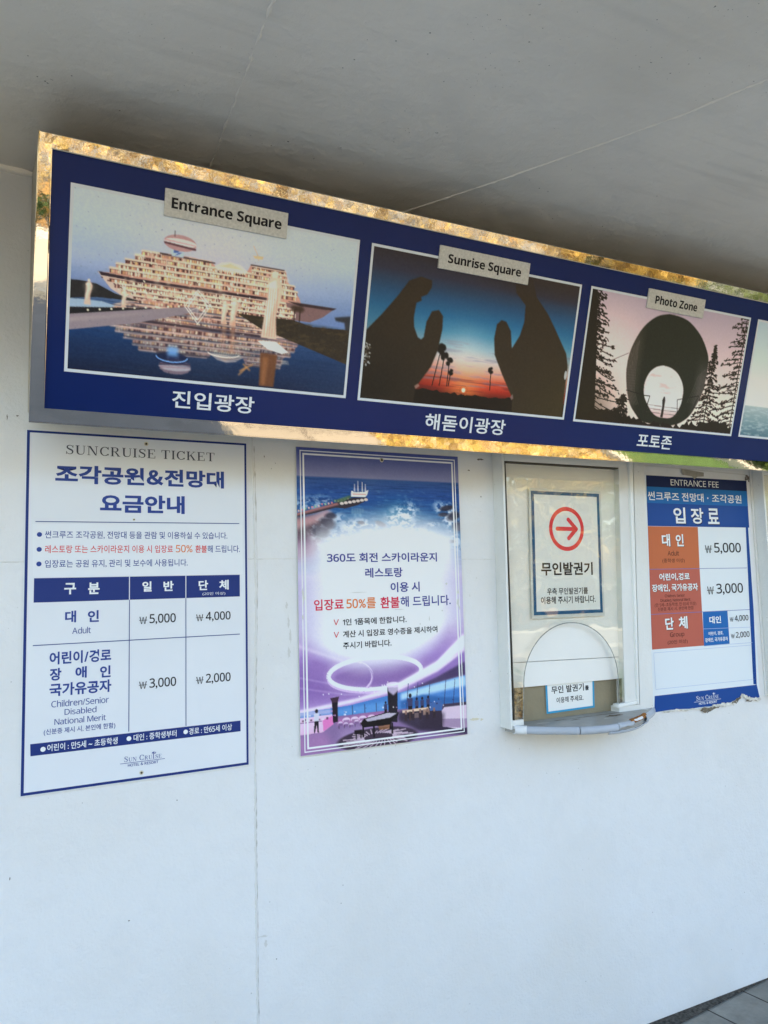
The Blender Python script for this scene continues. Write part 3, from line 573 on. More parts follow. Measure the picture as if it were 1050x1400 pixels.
def run(x0, x1):
    xs, ys = [q[0] for q in ed], [q[1] for q in ed]
    return [(x, float(np.interp(x, xs, ys))) for x in [x0]+[q for q in xs if x0 < q < x1]+[x1]]
p = Part(); hose(p, run(1.582, 1.722), .0125, 'trim', TZ-.008); p.build('edge_trim', tray, smooth=True)
p = Part(); hose(p, run(1.7235, 1.858), .0125, 'trim', TZ-.008, rag=4); p.build('edge_trim', tray, smooth=True)
p = Part(); hose(p, run(1.553, 1.590), .0134, 'trim_end', TZ-.008); p.build('trim_cap', tray, smooth=True)
p = Part(); hose(p, run(1.82, 2.075), .0135, 'trim', TZ-.013, -110, -18, droop=.003, rag=5); p.build('edge_trim', tray, smooth=True)
p = Part(); hose(p, run(1.8605, 1.945), .0125, 'trim', TZ-.007, -15, 100, rag=9); p.build('edge_trim', tray, smooth=True)
p = Part(); hose(p, run(2.055, 2.225), .0135, 'trim', TZ-.008, rag=2); p.build('edge_trim', tray, smooth=True)
p = Part(); hose(p, run(1.93, 2.065), .0085, 'rust', TZ+.001, -80, 110, rag=14); hose(p, run(1.95, 2.02), .0105, 'trim_end', TZ-.002, 10, 60, rag=9); p.build('rusty_edge', tray)
rr = np.random.RandomState(12)
for x, y, a, b in ((1.96, -.10, .03, .010), (1.985, -.098, .016, .008), (1.80, -.085, .02, .004), (1.90, -.13, .02, .005), (2.14, -.065, .012, .02), (1.66, -.075, .03, .006), (1.75, -.062, .04, .004), (1.86, -.063, .05, .004), (1.97, -.062, .06, .004)):
    k = 14; p = Part(); p.face([(x+a*math.cos(2*PI*i/k)*(1+.3*rr.normal()), y+b*math.sin(2*PI*i/k)*(1+.3*rr.normal()), TZ+.0046) for i in range(k)], 'tornd' if x in (1.96, 1.985) or b == .004 else 'mark'); p.build('scuff', tray)
# the next window along
def W2(pts, y0, y1, m, P): P.hexa([(x, y0, z) for x, z in pts], [(x, y1, z) for x, z in pts], m)
p = Part(); W2([(2.902, 2.12), (2.912, 2.12), (2.912, 1.10), (2.902, 1.10)], -.055, 0, 'frame_paint', p); W2([(2.912, 2.12), (3.46, 2.12), (3.46, 2.03), (2.912, 2.03)], -.05, 0, 'frame_paint', p)
W2([(3.40, 2.03), (3.46, 2.03), (3.46, 1.13), (3.40, 1.13)], -.05, 0, 'frame_paint', p); W2([(2.912, 1.13), (3.46, 1.13), (3.46, 1.10), (2.912, 1.10)], -.05, 0, 'frame_paint', p)
win2 = p.build('service_window', bld, bevel=.0012)
p = Part(); W2([(2.9125, 2.03), (3.3995, 2.03), (3.3995, 1.13), (2.9125, 1.13)], -.046, -.041, 'glass', p); p.build('glass_pane', win2)
p = Part(); W2([(2.9125, 2.03), (3.3995, 2.03), (3.3995, 1.13), (2.9125, 1.13)], -.026, -.018, 'blind', p); p.build('blind', win2)
p = Part(); p.box(2.889, 2.9015, -.006, 0, 1.10, 2.12, 'joint'); p.build('caulk_strip', bld, bevel=.002)

# things behind the first window's glass
p = Part(); p.box(1.585, 2.115, -.016, -.012, 1.1245, 1.262, 'card'); o = p.build('cardboard_sheet', loc=(1.8, -.014, 1.13)); tag(o, 'brown cardboard sheet closing the gap under the white blind in the hatch window', 'cardboard')
def board_quad(TL, TR, BL, y, ref=-.047): return Board(W(*TL, y, ref), (W(*TR, y, ref)-W(*TL, y, ref)).normalized(), (W(*BL, y, ref)-W(*TL, y, ref)).normalized())
k_ = (2.2-.040)/(2.2-.047)
NB = board_quad((1.681, 1.9215), (1.995, 1.9195), (1.670, 1.487), -.040)
t = thing('paper_notice', 'white paper notice with blue border and red circled arrow, behind the hatch glass', 'notice', NB.pt(155, 436))
w_, h_ = 313*k_, 436*k_
p = Part(); NB.rect(p, -9, -10, w_+9, h_+12, 'sleeve', -.9); NB.rect(p, 0, 0, w_, h_, 'paper', 0); p.build('sheet', t)
p = Part(); NB.frame(p, 0, 0, w_, h_, 12, 'teal', .3); p.build('border', t)
p = Part(); cx_, cy_, R0, R1 = 156, 133, 80, 65
for i in range(48):
    a, b_ = 2*PI*i/48, 2*PI*(i+1)/48; NB.poly(p, [(cx_+R0*math.cos(a), cy_+R0*math.sin(a)), (cx_+R1*math.cos(a), cy_+R1*math.sin(a)), (cx_+R1*math.cos(b_), cy_+R1*math.sin(b_)), (cx_+R0*math.cos(b_), cy_+R0*math.sin(b_))], 'redsign', .3)
def bar(P, B, a, b_, t_, m, lift):
    B.line(P, a, b_, t_, m, lift); B.disc(P, *a, t_/2, m, lift+.05, 14); B.disc(P, *b_, t_/2, m, lift+.1, 14)
bar(p, NB, (113, 133), (198, 133), 15, 'redsign', .35); bar(p, NB, (164, 99), (200, 133), 15, 'redsign', .55); bar(p, NB, (164, 167), (200, 133), 15, 'redsign', .75); p.build('arrow_symbol', t)
p = Part(); NB.text(p, '무인발권기', 36, 253, 272, 300, 'black', .4, .028); NB.text(p, '우측 무인발권기를', 60, 344, 246, 368, 'black', .4, .02); NB.text(p, '이용해 주시기 바랍니다.', 32, 374, 281, 400, 'black', .4, .02); p.build('lettering', t)
SB = board_quad((1.727, 1.243), (1.947, 1.243), (1.727, 1.141), -.017, -.017)
t = thing('paper_notice', 'small paper note with light blue border taped to the cardboard in the hatch', 'notice', SB.pt(110, 100))
p = Part(); SB.slab(p, [(0, -18), (0, 101), (218, 99), (222, -18)], 'paper', 3.2, 2.6); p.build('sheet', t)
p = Part(); SB.poly(p, [(0, -18), (0, 101), (8, 94), (8, -18)], 'sky_blue', 3.5); SB.poly(p, [(0, 101), (218, 99), (210, 92), (8, 94)], 'sky_blue', 3.5); SB.poly(p, [(218, 99), (222, -18), (214, -18), (210, 92)], 'sky_blue', 3.5); p.build('border', t)
p = Part(); SB.text(p, '무인 발권기', 25, 9, 172, 35, 'black', 3.6, .02); SB.text(p, '를', 178, 18, 195, 35, 'black', 3.6, .03); SB.text(p, '이용해 주세요.', 46, 49, 168, 69, 'black', 3.6, .012); p.build('lettering', t)

# ------------------------------------------------------------------ ticket price board
def wallboard(x0, z1): return Board((x0, 0, z1), (1, 0, 0), (0, 0, -1))
B = wallboard(.0674, 2.0363)
t = thing('ticket_price_board', 'white ticket price board with navy border and price table, left of the ship poster', 'sign', (.366, 0, 1.098))
p = Part(); q_ = [(0, 0), (597, 0), (596, 937), (1, 941)]; B.slab(p, q_, 'board', 7, 1); p.build('panel', t, bevel=.0006)
p = Part(); o4 = [(2, 2), (595, 2), (594, 935), (3, 939)]; i4 = [(9, 8), (589, 8), (588, 928), (10, 932)]
for i in range(4): B.poly(p, [o4[i], i4[i], i4[(i+1) % 4], o4[(i+1) % 4]], 'navy', 7.3)
p.build('border', t)
L0 = 7.6
p = Part(); B.serif(p, 'SUNCRUISE TICKET', 97, 36, 499, 61, 'greyserif', L0)
B.text(p, '조각공원&전망대', 72, 90, 527, 140, 'navytext', L0, .035); B.text(p, '요금안내', 185, 166, 413, 217, 'navytext', L0, .035); B.line(p, (26, 244), (572, 242), 2.2, 'navyline', L0); p.build('heading', t)
p = Part(); B.slab(p, [(19, 250), (579, 245), (582, 390), (22, 387)], 'sticker', 7.35, 7.1)
for v in (278, 317, 355): B.disc(p, 36, v, 6.3, 'navytext', 7.7)
B.text(p, '썬크루즈 조각공원, 전망대 등을 관람 및 이용하실 수 있습니다.', 49, 268, 536, 289, 'navytext', 7.7, .008)
B.text(p, '레스토랑 또는 스카이라운지 이용 시 입장료', 50, 306, 380, 327, 'red', 7.7, .008)
B.slab(p, [(384, 301), (440, 301), (440, 331), (384, 331)], 'sticker', 7.7, 7.4); B.text(p, '50%', 388, 305, 435, 326, 'orange', 7.95, .006)
B.text(p, '환불', 443, 306, 476, 327, 'red', 7.7, .014); B.text(p, '해 드립니다.', 478, 306, 573, 327, 'navytext', 7.7, .008)
B.text(p, '입장료는 공원 유지, 관리 및 보수에 사용됩니다.', 50, 345, 421, 366, 'navytext', 7.7, .008); p.build('bullet_list', t)
p = Part(); B.rect(p, 25, 392, 572, 455, 'navy', 7.6)
for u in (263, 416): B.rect(p, u-1.1, 392, u+1.1, 455, 'board', 7.8)
for u, v1 in ((263.5, 807), (416, 808)): B.rect(p, u-1, 455, u+1, v1, 'navyline', 7.6)
B.line(p, (25, 565), (571, 563.5), 2.2, 'navyline', 7.75)
for s_, u0, u1, v0, v1 in (('구', 98, 127, 406, 436), ('분', 157, 186, 406, 437), ('일', 297, 322, 406, 434), ('반', 354, 382, 406, 434), ('단', 452, 479, 406, 434), ('체', 511, 539, 406, 434)): B.text(p, s_, u0, v0, u1, v1, 'fee_white_text', 7.9, .03)
B.text(p, '(20인 이상)', 463, 440, 529, 450, 'fee_white_text', 7.9)
for s_, u0, u1, v0, v1 in (('대', 101, 128, 479, 510), ('인', 157, 185, 480, 511), ('장', 66, 94, 626, 658), ('애', 128, 156, 626, 656), ('인', 189, 216, 628, 659)): B.text(p, s_, u0, v0, u1, v1, 'navytext', 7.6, .03)
B.text(p, 'Adult', 119, 523, 165, 540, 'navytext', 7.6); B.text(p, '어린이/경로', 65, 584, 217, 617, 'navytext', 7.6, .03); B.text(p, '국가유공자', 66, 665, 218, 698, 'navytext', 7.6, .03)
B.text(p, 'Children/Senior', 71, 709, 212, 726, 'navytext', 7.6); B.text(p, 'Disabled', 103, 732, 181, 748, 'navytext', 7.6); B.text(p, 'National Merit', 79, 755, 205, 771, 'navytext', 7.6)
B.text(p, '(신분증 제시 시, 본인에 한함)', 54, 779, 229, 796, 'navytext', 7.6, .01)
def won(P, Bd, num, u0, u1, v0, v1, m, lift, frac=.215, bold=.012):
    wd = u1-u0; Bd.text(P, '₩', u0, v0+(v1-v0)*.22, u0+wd*frac, v1-(v1-v0)*.10, m, lift, .004); Bd.text(P, num, u0+wd*(frac+.065), v0, u1, v1, m, lift, bold)
won(p, B, '5,000', 289, 388, 496, 525, 'ink', 7.6); won(p, B, '4,000', 444, 544, 496, 524, 'ink', 7.6); won(p, B, '3,000', 289, 389, 671, 700, 'ink', 7.6); won(p, B, '2,000', 444, 543, 670, 699, 'ink', 7.6); p.build('price_table', t)
p = Part(); B.poly(p, [(23, 813), (24, 843), (571, 839), (571, 809)], 'navy', 7.6)
for u, v in ((53, 829), (264, 825.5), (415, 824)): B.disc(p, u, v, 6.2, 'fee_white_text', 7.9)
B.text(p, '어린이 : 만5세 ~ 초등학생', 63, 818, 235, 836, 'fee_white_text', 7.9, .012); B.text(p, '대인 : 중학생부터', 276, 816, 390, 834, 'fee_white_text', 7.9, .012); B.text(p, '경로 : 만65세 이상', 424, 815, 546, 833, 'fee_white_text', 7.9, .012); p.build('footer_band', t)
def logo(P, Bd, u0, u1, v0, v1, m, lift):
    """SUN CRUISE with a small palm for its I, a rule, and HOTEL & RESORT"""
    Bd.serif(P, 'SUN CRUISE', u0, v0, u1, v1, m, lift, caps={0, 4, 7}); wd = u1-u0; hh = v1-v0; px = u0+wd*.795; py = v0-hh*.12
    for i, (dx, dy) in enumerate(((-.085, .10), (-.075, -.16), (.0, -.32), (.075, -.16), (.085, .10))): Bd.poly(P, [(px, py+hh*.06), (px+dx*wd*.5-2, py+dy*hh*.6+1.5), (px+dx*wd*.62, py+dy*hh*.95+1), (px+dx*wd*.5+2, py+dy*hh*.6-1.5)][::-1 if dx > 0 else 1], m, lift+.05*i)
    Bd.line(P, (u0-wd*.10, v1+hh*.24), (u1+wd*.10, v1+hh*.24), 1.3, m, lift); Bd.text(P, 'HOTEL & RESORT', u0+wd*.10, v1+hh*.42, u1-wd*.08, v1+hh*.95, m, lift, .02)
p = Part(); logo(p, B, 252, 349, 872, 886, 'navytext', 7.6); p.build('logo', t)
def screw(Bd, u, v, r, t, lift, m='bolt'):
    p = Part(); Bd.disc(p, u, v, r*1.9, 'stainy', lift, 12); Bd.slab(p, [(u+r*math.cos(PI*i/4), v-r*math.sin(PI*i/4)) for i in range(8)], m, lift+1.6, lift+.1); p.build('screw', t)
screw(B, 306, 21, 3.2, t, 7.6); screw(B, 274, 235, 1.8, t, 7.9); screw(B, 297, 919, 3, t, 7.6)

# ------------------------------------------------------------------ restaurant poster
B = wallboard(.8187, 2.0348)
t = thing('restaurant_poster', 'blue and purple poster with a ship on a pier above and a piano lounge below', 'poster', (1.112, 0, 1.105))
p = Part(); B.slab(p, [(0, 0), (587, 0), (588, 929), (1, 931)], 'board_edge', 8, 1); p.build('panel', t, bevel=.0005)
rg = np.random.RandomState(8)
cv = Canvas(586, 928, 2.0, (226, 231, 244))
X, Y = cv.x+0*cv.y, cv.y+0*cv.x
edge_ = np.clip(1-np.minimum(X, 586-X)/110, 0, 1)**1.3
cv.put(edge_*np.clip((Y-300)/120, 0, 1)*.6, (150, 134, 196))
up_ = Canvas(586, 928, 2.0, (60, 90, 160)); up_.vgrad([(0, (66, 78, 146)), (40, (92, 102, 162)), (88, (120, 126, 176)), (93, (44, 82, 154)), (140, (24, 70, 146)), (200, (18, 78, 144)), (250, (26, 88, 150)), (330, (80, 120, 176))])
nz = up_.noise(60, 4, 4, 1); up_.put(np.clip((nz-.5)*3, 0, 1)*(Y > 93)*.45, (8, 34, 92)); up_.put(np.clip((up_.noise(90, 7, 4, 31)-.5)*4, 0, 1)*(Y > 110)*.5, (10, 44, 104)); up_.put(np.clip((up_.noise(25, 5, 3, 4)-.58)*4, 0, 1)*(Y > 120)*.35, (90, 150, 200))
up_.glow(345, 215, 60, (40, 140, 170), .4)
up_.poly([(0, 215), (70, 212), (104, 205), (125, 235), (90, 280), (60, 330), (0, 350)], (70, 52, 66), 1, 8); up_.poly([(0, 222), (50, 210), (95, 190), (120, 200), (60, 235), (0, 255)], (196, 150, 158), .8, 6)
up_.poly([(0, 290), (60, 280), (90, 300), (60, 360), (0, 370)], (176, 132, 176), .7, 16)
foam = up_.noise(14, 9, 4, 6)
def surf(pts, a, soft=10): up_.put(up_.blur(up_.pmask(pts), soft)*np.clip((foam-.40)*5, 0, 1)*a, (214, 226, 244))
surf([(40, 250), (70, 225), (104, 210), (150, 205), (160, 225), (110, 232), (70, 280), (48, 285)], 1); surf([(130, 240), (200, 220), (250, 222), (290, 235), (260, 262), (150, 258)], 1); surf([(310, 205), (360, 172), (420, 165), (420, 190), (395, 225), (470, 260), (520, 300), (320, 290), (300, 240)], 1.1, 14)
surf([(480, 160), (560, 165), (580, 220), (586, 320), (560, 320), (540, 250), (500, 205)], .9); surf([(455, 228), (500, 226), (505, 240), (460, 244)], .9, 5); surf([(60, 270), (130, 255), (180, 262), (150, 300), (60, 330)], .8); surf([(0, 165), (70, 150), (130, 160), (90, 190), (0, 200)], .6)
for c_ in ((100, 235, 26, 16), (285, 235, 20, 8), (76, 262, 30, 20), (215, 232, 12, 6), (535, 178, 28, 9), (560, 205, 26, 14), (575, 240, 22, 16), (520, 200, 20, 7), (545, 290, 18, 6), (112, 212, 18, 10)): up_.ell(*c_, (32, 30, 50), .9, .6, rot=rg.uniform(-20, 20))
up_.poly([(0, 206), (70, 188), (135, 168), (190, 152), (238, 150), (240, 158), (205, 176), (160, 188), (128, 186), (60, 204), (0, 216)], (42, 34, 46)); up_.poly([(0, 205), (135, 170), (140, 176), (0, 213)], (190, 120, 122), .8, 2)
for i in range(16): up_.ell(6+i*11, 200-i*2.9-rg.rand()*4, 3, 3, ((250, 190, 170), (230, 130, 120), (150, 200, 140))[i % 3], .9)
up_.poly([(120, 165), (175, 146), (186, 150), (150, 170)], (70, 100, 70), .9, 2)
up_.poly([(182, 149), (183, 131), (190, 131), (192, 135), (228, 133), (244, 126), (239, 142), (232, 149)], (240, 226, 226)); up_.rect(188, 139, 234, 142, (200, 150, 150))
for mx_, h_ in ((195, 108), (207, 98), (222, 101), (233, 107)): up_.rect(mx_-.9, h_, mx_+.9, 134, (246, 240, 244)); up_.poly([(mx_-5, 130), (mx_, h_+6), (mx_+4, 130)], (236, 230, 240), .4)
for i in range(7): up_.ell(150+i*14, 172-i*2.4, 7, 4.5, (226, 216, 214), .9)
for i in range(5): up_.rect(184+i*9, 186, 188+i*9, 200+rg.rand()*14, (190, 230, 226), .55, 3)
ar = 285-66*np.clip(1-((X-340)/300)**2, 0, 1)+8*(X < 60); m_ = np.clip((ar+52-Y)/120, 0, 1); m_ = m_*m_*(3-2*m_); sd_ = np.clip((np.abs(X-310)-225)/60, 0, 1)*np.clip((400-Y)/110, 0, 1)
cv.im += (up_.im-cv.im)*np.clip(np.maximum(m_, sd_*.85), 0, 1)[..., None]
lo = Canvas(586, 928, 2.0, (170, 148, 206)); lo.vgrad([(560, (200, 182, 224)), (660, (154, 126, 196)), (740, (128, 98, 172)), (790, (166, 138, 202))])
lo.poly([(0, 602), (148, 656), (200, 684), (180, 684), (148, 668), (0, 611)], (214, 198, 232), .8, 3); lo.poly([(0, 640), (120, 680), (240, 760), (0, 775)], (132, 98, 172), .6, 20)
lo.ell(255, 708, 165, 48, (150, 120, 186), .9, .2); lo.ell(250, 716, 150, 38, (128, 98, 166), .8, .2, rot=-3)
lo.ring(256, 704, 162, 50, 15, (250, 244, 255)); lo.ring(256, 712, 164, 50, 7, (196, 170, 222), a0=180, a1=360); lo.ring(150, 712, 92, 54, 7, (206, 184, 226), a0=-60, a1=62); lo.ring(152, 716, 92, 54, 4, (150, 122, 186), a0=-50, a1=55)
lo.poly([(586, 655), (480, 715), (335, 765), (160, 790), (0, 806), (0, 795), (190, 775), (330, 745), (470, 690), (586, 600)], (232, 218, 244), 1, 3); lo.poly([(586, 690), (470, 735), (330, 778), (586, 735)], (66, 54, 96), 1, 3)
sh_ = np.clip((lo.noise(120, 40, 3, 21)-.45)*2, 0, 1); lo.put(sh_*(lo.y < 800)*.35, (112, 82, 158))
for q in ([(0, 700), (160, 740), (300, 752)], [(0, 730), (150, 762), (290, 768)], [(586, 640), (470, 700), (360, 738)]): lo.stroke(q, 3, (208, 190, 230), .5, 2)
lo.ring(256, 704, 165, 52, 26, (226, 208, 244), .22, soft=9); lo.ring(256, 704, 162, 50, 10, (253, 249, 255)); lo.poly([(586, 596), (480, 680), (330, 742), (250, 758), (330, 752), (480, 700), (586, 640)], (250, 242, 255), .9, 4)
for i in range(22): lo.ell(60+rg.rand()*500, 735+rg.rand()*45, 1.8, 1.8, (255, 250, 255))
lo.poly([(0, 803), (160, 795), (330, 772), (586, 735), (586, 830), (335, 828), (110, 826), (0, 830)], (66, 122, 196)); lo.poly([(340, 775), (586, 736), (586, 770), (340, 795)], (168, 206, 238), 1, 4); lo.poly([(340, 800), (420, 785), (500, 800), (586, 808), (586, 822), (340, 822)], (40, 92, 160), .9, 3)
lo.poly([(110, 805), (180, 800), (290, 795), (290, 822), (110, 824)], (92, 150, 214), .8, 4)
for u in (170, 212, 252): lo.rect(u, 796, u+2, 826, (40, 50, 90))
for u in (360, 395, 440, 500, 535): lo.poly([(u+8, 745), (u+10, 745), (u, 832), (u-3, 832)], (48, 60, 110))
lo.poly([(0, 832), (110, 824), (290, 822), (586, 830), (586, 928), (0, 928)], (128, 104, 154)); lo.poly([(330, 830), (586, 832), (586, 928), (400, 895), (330, 858)], (48, 40, 64), 1, 5); lo.poly([(120, 832), (290, 826), (300, 838), (120, 850)], (196, 110, 178), .7, 5)
lo.poly([(0, 818), (103, 816), (107, 846), (72, 866), (0, 868)], (226, 190, 224)); lo.poly([(72, 830), (107, 820), (107, 846), (74, 864)], (214, 120, 190)); lo.rect(0, 832, 70, 835, (150, 110, 160)); lo.rect(0, 800, 100, 815, (200, 190, 226), .7, 3)
for i in range(7): lo.rect(6+i*13, 822+rg.rand()*5, 12+i*13, 830, ((90, 60, 90), (240, 240, 250))[i % 2])
lo.poly([(103, 776), (123, 774), (122, 840), (106, 842)], (28, 22, 36)); lo.poly([(98, 768), (128, 765), (123, 782), (104, 782)], (60, 40, 60)); lo.poly([(293, 752), (330, 754), (326, 862), (296, 858)], (26, 24, 38)); lo.poly([(290, 742), (334, 744), (332, 764), (314, 778), (296, 764)], (206, 192, 228), .85, 2); lo.ell(312, 742, 22, 6, (236, 226, 246), .8)
for u in (150, 178, 205, 235): lo.ell(u, 838, 13, 8, (216, 196, 226)); lo.rect(u-10, 838, u+10, 848, (150, 110, 160))
for u, v, s_ in ((53, 822, 1), (374, 806, 1.1), (398, 812, .8), (418, 812, .8), (440, 810, .8), (286, 812, .7)): lo.ell(u, v-20*s_, 5*s_, 6*s_, (30, 24, 34)); lo.poly([(u-9*s_, v-13*s_), (u+8*s_, v-13*s_), (u+7*s_, v+12*s_), (u-8*s_, v+12*s_)], (56, 60, 100) if u > 60 else (200, 204, 226)); lo.poly([(u-7*s_, v+10*s_), (u+6*s_, v+10*s_), (u+7*s_, v+44*s_), (u+2, v+44*s_), (u, v+20*s_), (u-6, v+44*s_), (u-10*s_, v+44*s_)], (26, 22, 32))
lo.poly([(345, 828), (440, 826), (440, 833), (345, 836)], (220, 190, 170)); lo.rect(368, 834, 376, 862, (60, 44, 50)); lo.rect(420, 832, 444, 850, (150, 120, 110)); lo.rect(384, 840, 410, 856, (104, 86, 92)); lo.poly([(445, 812), (490, 808), (492, 842), (445, 838)], (60, 96, 160))
lo.poly([(490, 842), (500, 832), (586, 828), (586, 906), (540, 904), (491, 892)], (206, 188, 214)); lo.poly([(491, 868), (586, 876), (586, 906), (492, 894)], (156, 134, 170)); lo.rect(494, 822, 586, 832, (60, 52, 76))
for i in range(9): x = 130+i*18; lo.ell(x, 846+(i % 3)*4, 8, 6, (206, 186, 220)); lo.rect(x-7, 846+(i % 3)*4, x+7, 854+(i % 3)*4, (120, 88, 140)); lo.rect(x-6, 853, x-4, 862, (60, 44, 70))
for i in range(26): x, y = rg.uniform(10, 570), rg.uniform(800, 828); lo.rect(x, y, x+rg.uniform(2, 7), y+rg.uniform(2, 6), ((250, 244, 255), (40, 40, 80), (200, 150, 200))[i % 3], .7)
lo.poly([(130, 866), (250, 850), (300, 900), (120, 915)], (176, 152, 196), .5, 10); lo.poly([(0, 866), (80, 862), (110, 928), (0, 928)], (190, 130, 190), .45, 12); lo.poly([(420, 850), (500, 850), (490, 900), (400, 890)], (46, 38, 58), .7, 6)
for i in range(5): x = 352+i*26; lo.rect(x, 838, x+10, 862, (44, 34, 46)); lo.rect(x+2, 830, x+9, 842, (130, 100, 96))
lo.ell(258, 905, 140, 34, (58, 46, 66), 1, .1)
for i in range(34): a = 2*PI*i/34; lo.stroke([(258+50*math.cos(a), 900+12*math.sin(a)), (258+(95+30*(i % 3)/2)*math.cos(a+.25), 905+(24+7*(i % 3)/2)*math.sin(a+.25))], 3.5, (206, 186, 210), .8)
lo.poly([(209, 840), (292, 827), (332, 832), (326, 848), (312, 850), (300, 868), (204, 866), (198, 852)], (16, 14, 22)); lo.poly([(214, 842), (292, 830), (326, 834), (300, 845), (222, 850)], (206, 200, 226), .85)
for u, v in ((206, 896), (243, 900), (307, 896), (300, 880)): lo.rect(u-3, 862, u+3, v, (16, 14, 22))
lo.rect(176, 872, 202, 884, (20, 16, 24)); lo.rect(180, 882, 184, 900, (20, 16, 24)); lo.rect(196, 882, 200, 898, (20, 16, 24)); lo.poly([(258, 868), (300, 866), (296, 880), (262, 880)], (150, 100, 60), .7)
ar2 = 640-108*np.clip(np.abs(X-262)/262, 0, 1)**2.2; m2 = np.clip((Y-ar2)/90, 0, 1); m2 = m2*m2*(3-2*m2); cv.im += (lo.im-cv.im)*m2[..., None]
cv.im += (cv.noise(3, 3, 2, 9)-.5)[..., None]*10; cv.put(np.clip((cv.noise(160, 130, 3, 12)-.5)*1.6, 0, 1)*.12, (240, 236, 240))
print_sheet('photo_print', B, 1, 1, cv, t, 8.3)
p = Part()
for a, tt in ((12, 3.2), (21, 5.5)):
    o4 = [(a, a-2), (587-a-1, a), (588-a, 929-a+3), (a+1, 931-a+2)]; i4 = [(a+tt, a-2+tt), (587-a-1-tt, a+tt), (588-a-tt, 929-a+3-tt), (a+1+tt, 931-a+2-tt)]
    for i in range(4): B.poly(p, [o4[i], i4[i], i4[(i+1) % 4], o4[(i+1) % 4]], 'pline', 8.6)
p.build('border_lines', t)
p = Part(); Lp = 8.8
B.text(p, '360도 회전 스카이라운지', 96, 328, 491, 358, 'poster_text', Lp, .022); B.text(p, '레스토랑', 226, 376, 360, 407, 'poster_text', Lp, .022); B.text(p, '이용 시', 315, 423, 422, 455, 'poster_text', Lp, .022)
B.text(p, '입장료', 51, 470, 150, 504, 'crimson', Lp, .02); B.text(p, '50%를', 159, 469, 261, 503, 'orange', Lp, .016); B.text(p, '환불', 277, 469, 346, 505, 'crimson', Lp, .022); B.text(p, '해 드립니다.', 350, 469, 539, 503, 'poster_text', Lp, .016); p.build('heading', t)
p = Part()
for v in (541, 579): B.line(p, (116, v-8), (123, v+9), 2.6, 'red', Lp); B.line(p, (122.5, v+9), (131, v-8), 2.6, 'red', Lp+.1)
B.text(p, '1인 1품목에 한합니다.', 145, 532, 370, 553, 'black', Lp, .018); B.text(p, '계산 시 입장료 영수증을 제시하여', 145, 569, 484, 590, 'black', Lp, .018); B.text(p, '주시기 바랍니다.', 145, 604, 313, 625, 'black', Lp, .018); p.build('lettering', t)
screw(B, 295, 28, 3.6, t, 8.6)
rr = np.random.RandomState(3)
for u, v, a, b_ in ((524, 432, 3, 5), (17, 455, 5, 22), (569, 500, 5, 18), (14, 520, 3, 8), (200, 452, 26, 1), (420, 560, 2, 3), (345, 510, 20, 1), (570, 460, 3, 9), (455, 545, 1.5, 6), (505, 520, 3, 2)): p = Part(); B.poly(p, [(u+a*math.cos(2*PI*i/12)*(1+.35*rr.normal()), v+b_*math.sin(2*PI*i/12)*(1+.35*rr.normal())) for i in range(12)], 'mark', 9.0); p.build('scuff', t)

# ------------------------------------------------------------------ entrance fee board
B = wallboard(2.2669, 2.00845)
t = thing('entrance_fee_board', 'blue, orange and white entrance fee board with torn lower edge between the hatch windows', 'sign', (2.56, 0, 1.096))
tear = [(-15, 915), (60, 914), (113, 915), (180, 920), (227, 919), (290, 921), (346, 916), (400, 918), (429, 912), (455, 902), (472, 897), (497, 899), (521, 910), (560, 913), (586, 911)]
p = Part(); B.slab(p, [(8, -1), (599, -1), (587, 913)]+tear[::-1][1:]+[(-20, 915)], 'fee_white', 4, .5); p.build('panel', t)
Lf = 4.4
def lu(v): return 15-30*v/915          # the left edge leans
def ru(v): return 598-12*v/912
p = Part()
for v0, v1, m in ((0, 45, 'fee_dark'), (45, 110, 'fee_mid'), (110, 201, 'fee_blue')): B.poly(p, [(lu(v0), v0), (lu(v1), v1), (ru(v1), v1), (ru(v0), v0)], m, Lf)
B.text(p, 'ENTRANCE FEE', 147, 11, 424, 36, 'fee_white_text', 4.8, 0.); B.text(p, '썬크루즈 전망대', 17, 64, 329, 99, 'fee_white_text', 4.8, .012); B.disc(p, 354, 82, 3.5, 'fee_white_text', 4.8); B.text(p, '조각공원', 379, 64, 558, 99, 'fee_white_text', 4.8, .012)
for s_, u0, u1 in (('입', 151, 218), ('장', 249, 321), ('료', 347, 414)): B.text(p, s_, u0+3, 127, u1+3, 193, 'fee_dark', 4.7, .03); B.text(p, s_, u0, 124, u1, 189, 'fee_white_text', 4.9, .022)
p.build('heading', t)
p = Part(); B.poly(p, [(573, 201), (561, 546), (552, 853), (572, 857), (586, 549), (588, 201)][::-1], 'fee_blue', Lf)
p.build('border', t)
p = Part()
def cell(u, m, L): B.poly(p, u, m, L)
cell([(lu(202), 202), (lu(370), 370), (280, 371), (285, 202)], 'fee_orange', Lf); cell([(lu(370), 370), (lu(543), 543), (278, 545), (280, 371)], 'fee_red', Lf); cell([(lu(543), 543), (lu(678), 678), (277, 679), (278, 545)], 'fee_red', Lf)
cell([(282, 546), (279, 612), (426, 616), (426, 546)], 'fee_cyanblue', Lf); cell([(279, 612), (277, 680), (426, 680), (426, 616)], 'fee_cyanblue', Lf)
for a, b_ in (((lu(370), 370), (563, 372)), ((lu(543), 544), (561, 546))): B.line(p, a, b_, 2, 'fee_line', 4.8)
for a, b_ in (((279, 613), (562, 619)), ((277, 681), (563, 683))): B.line(p, a, b_, 1.6, 'fee_faint', 4.8)
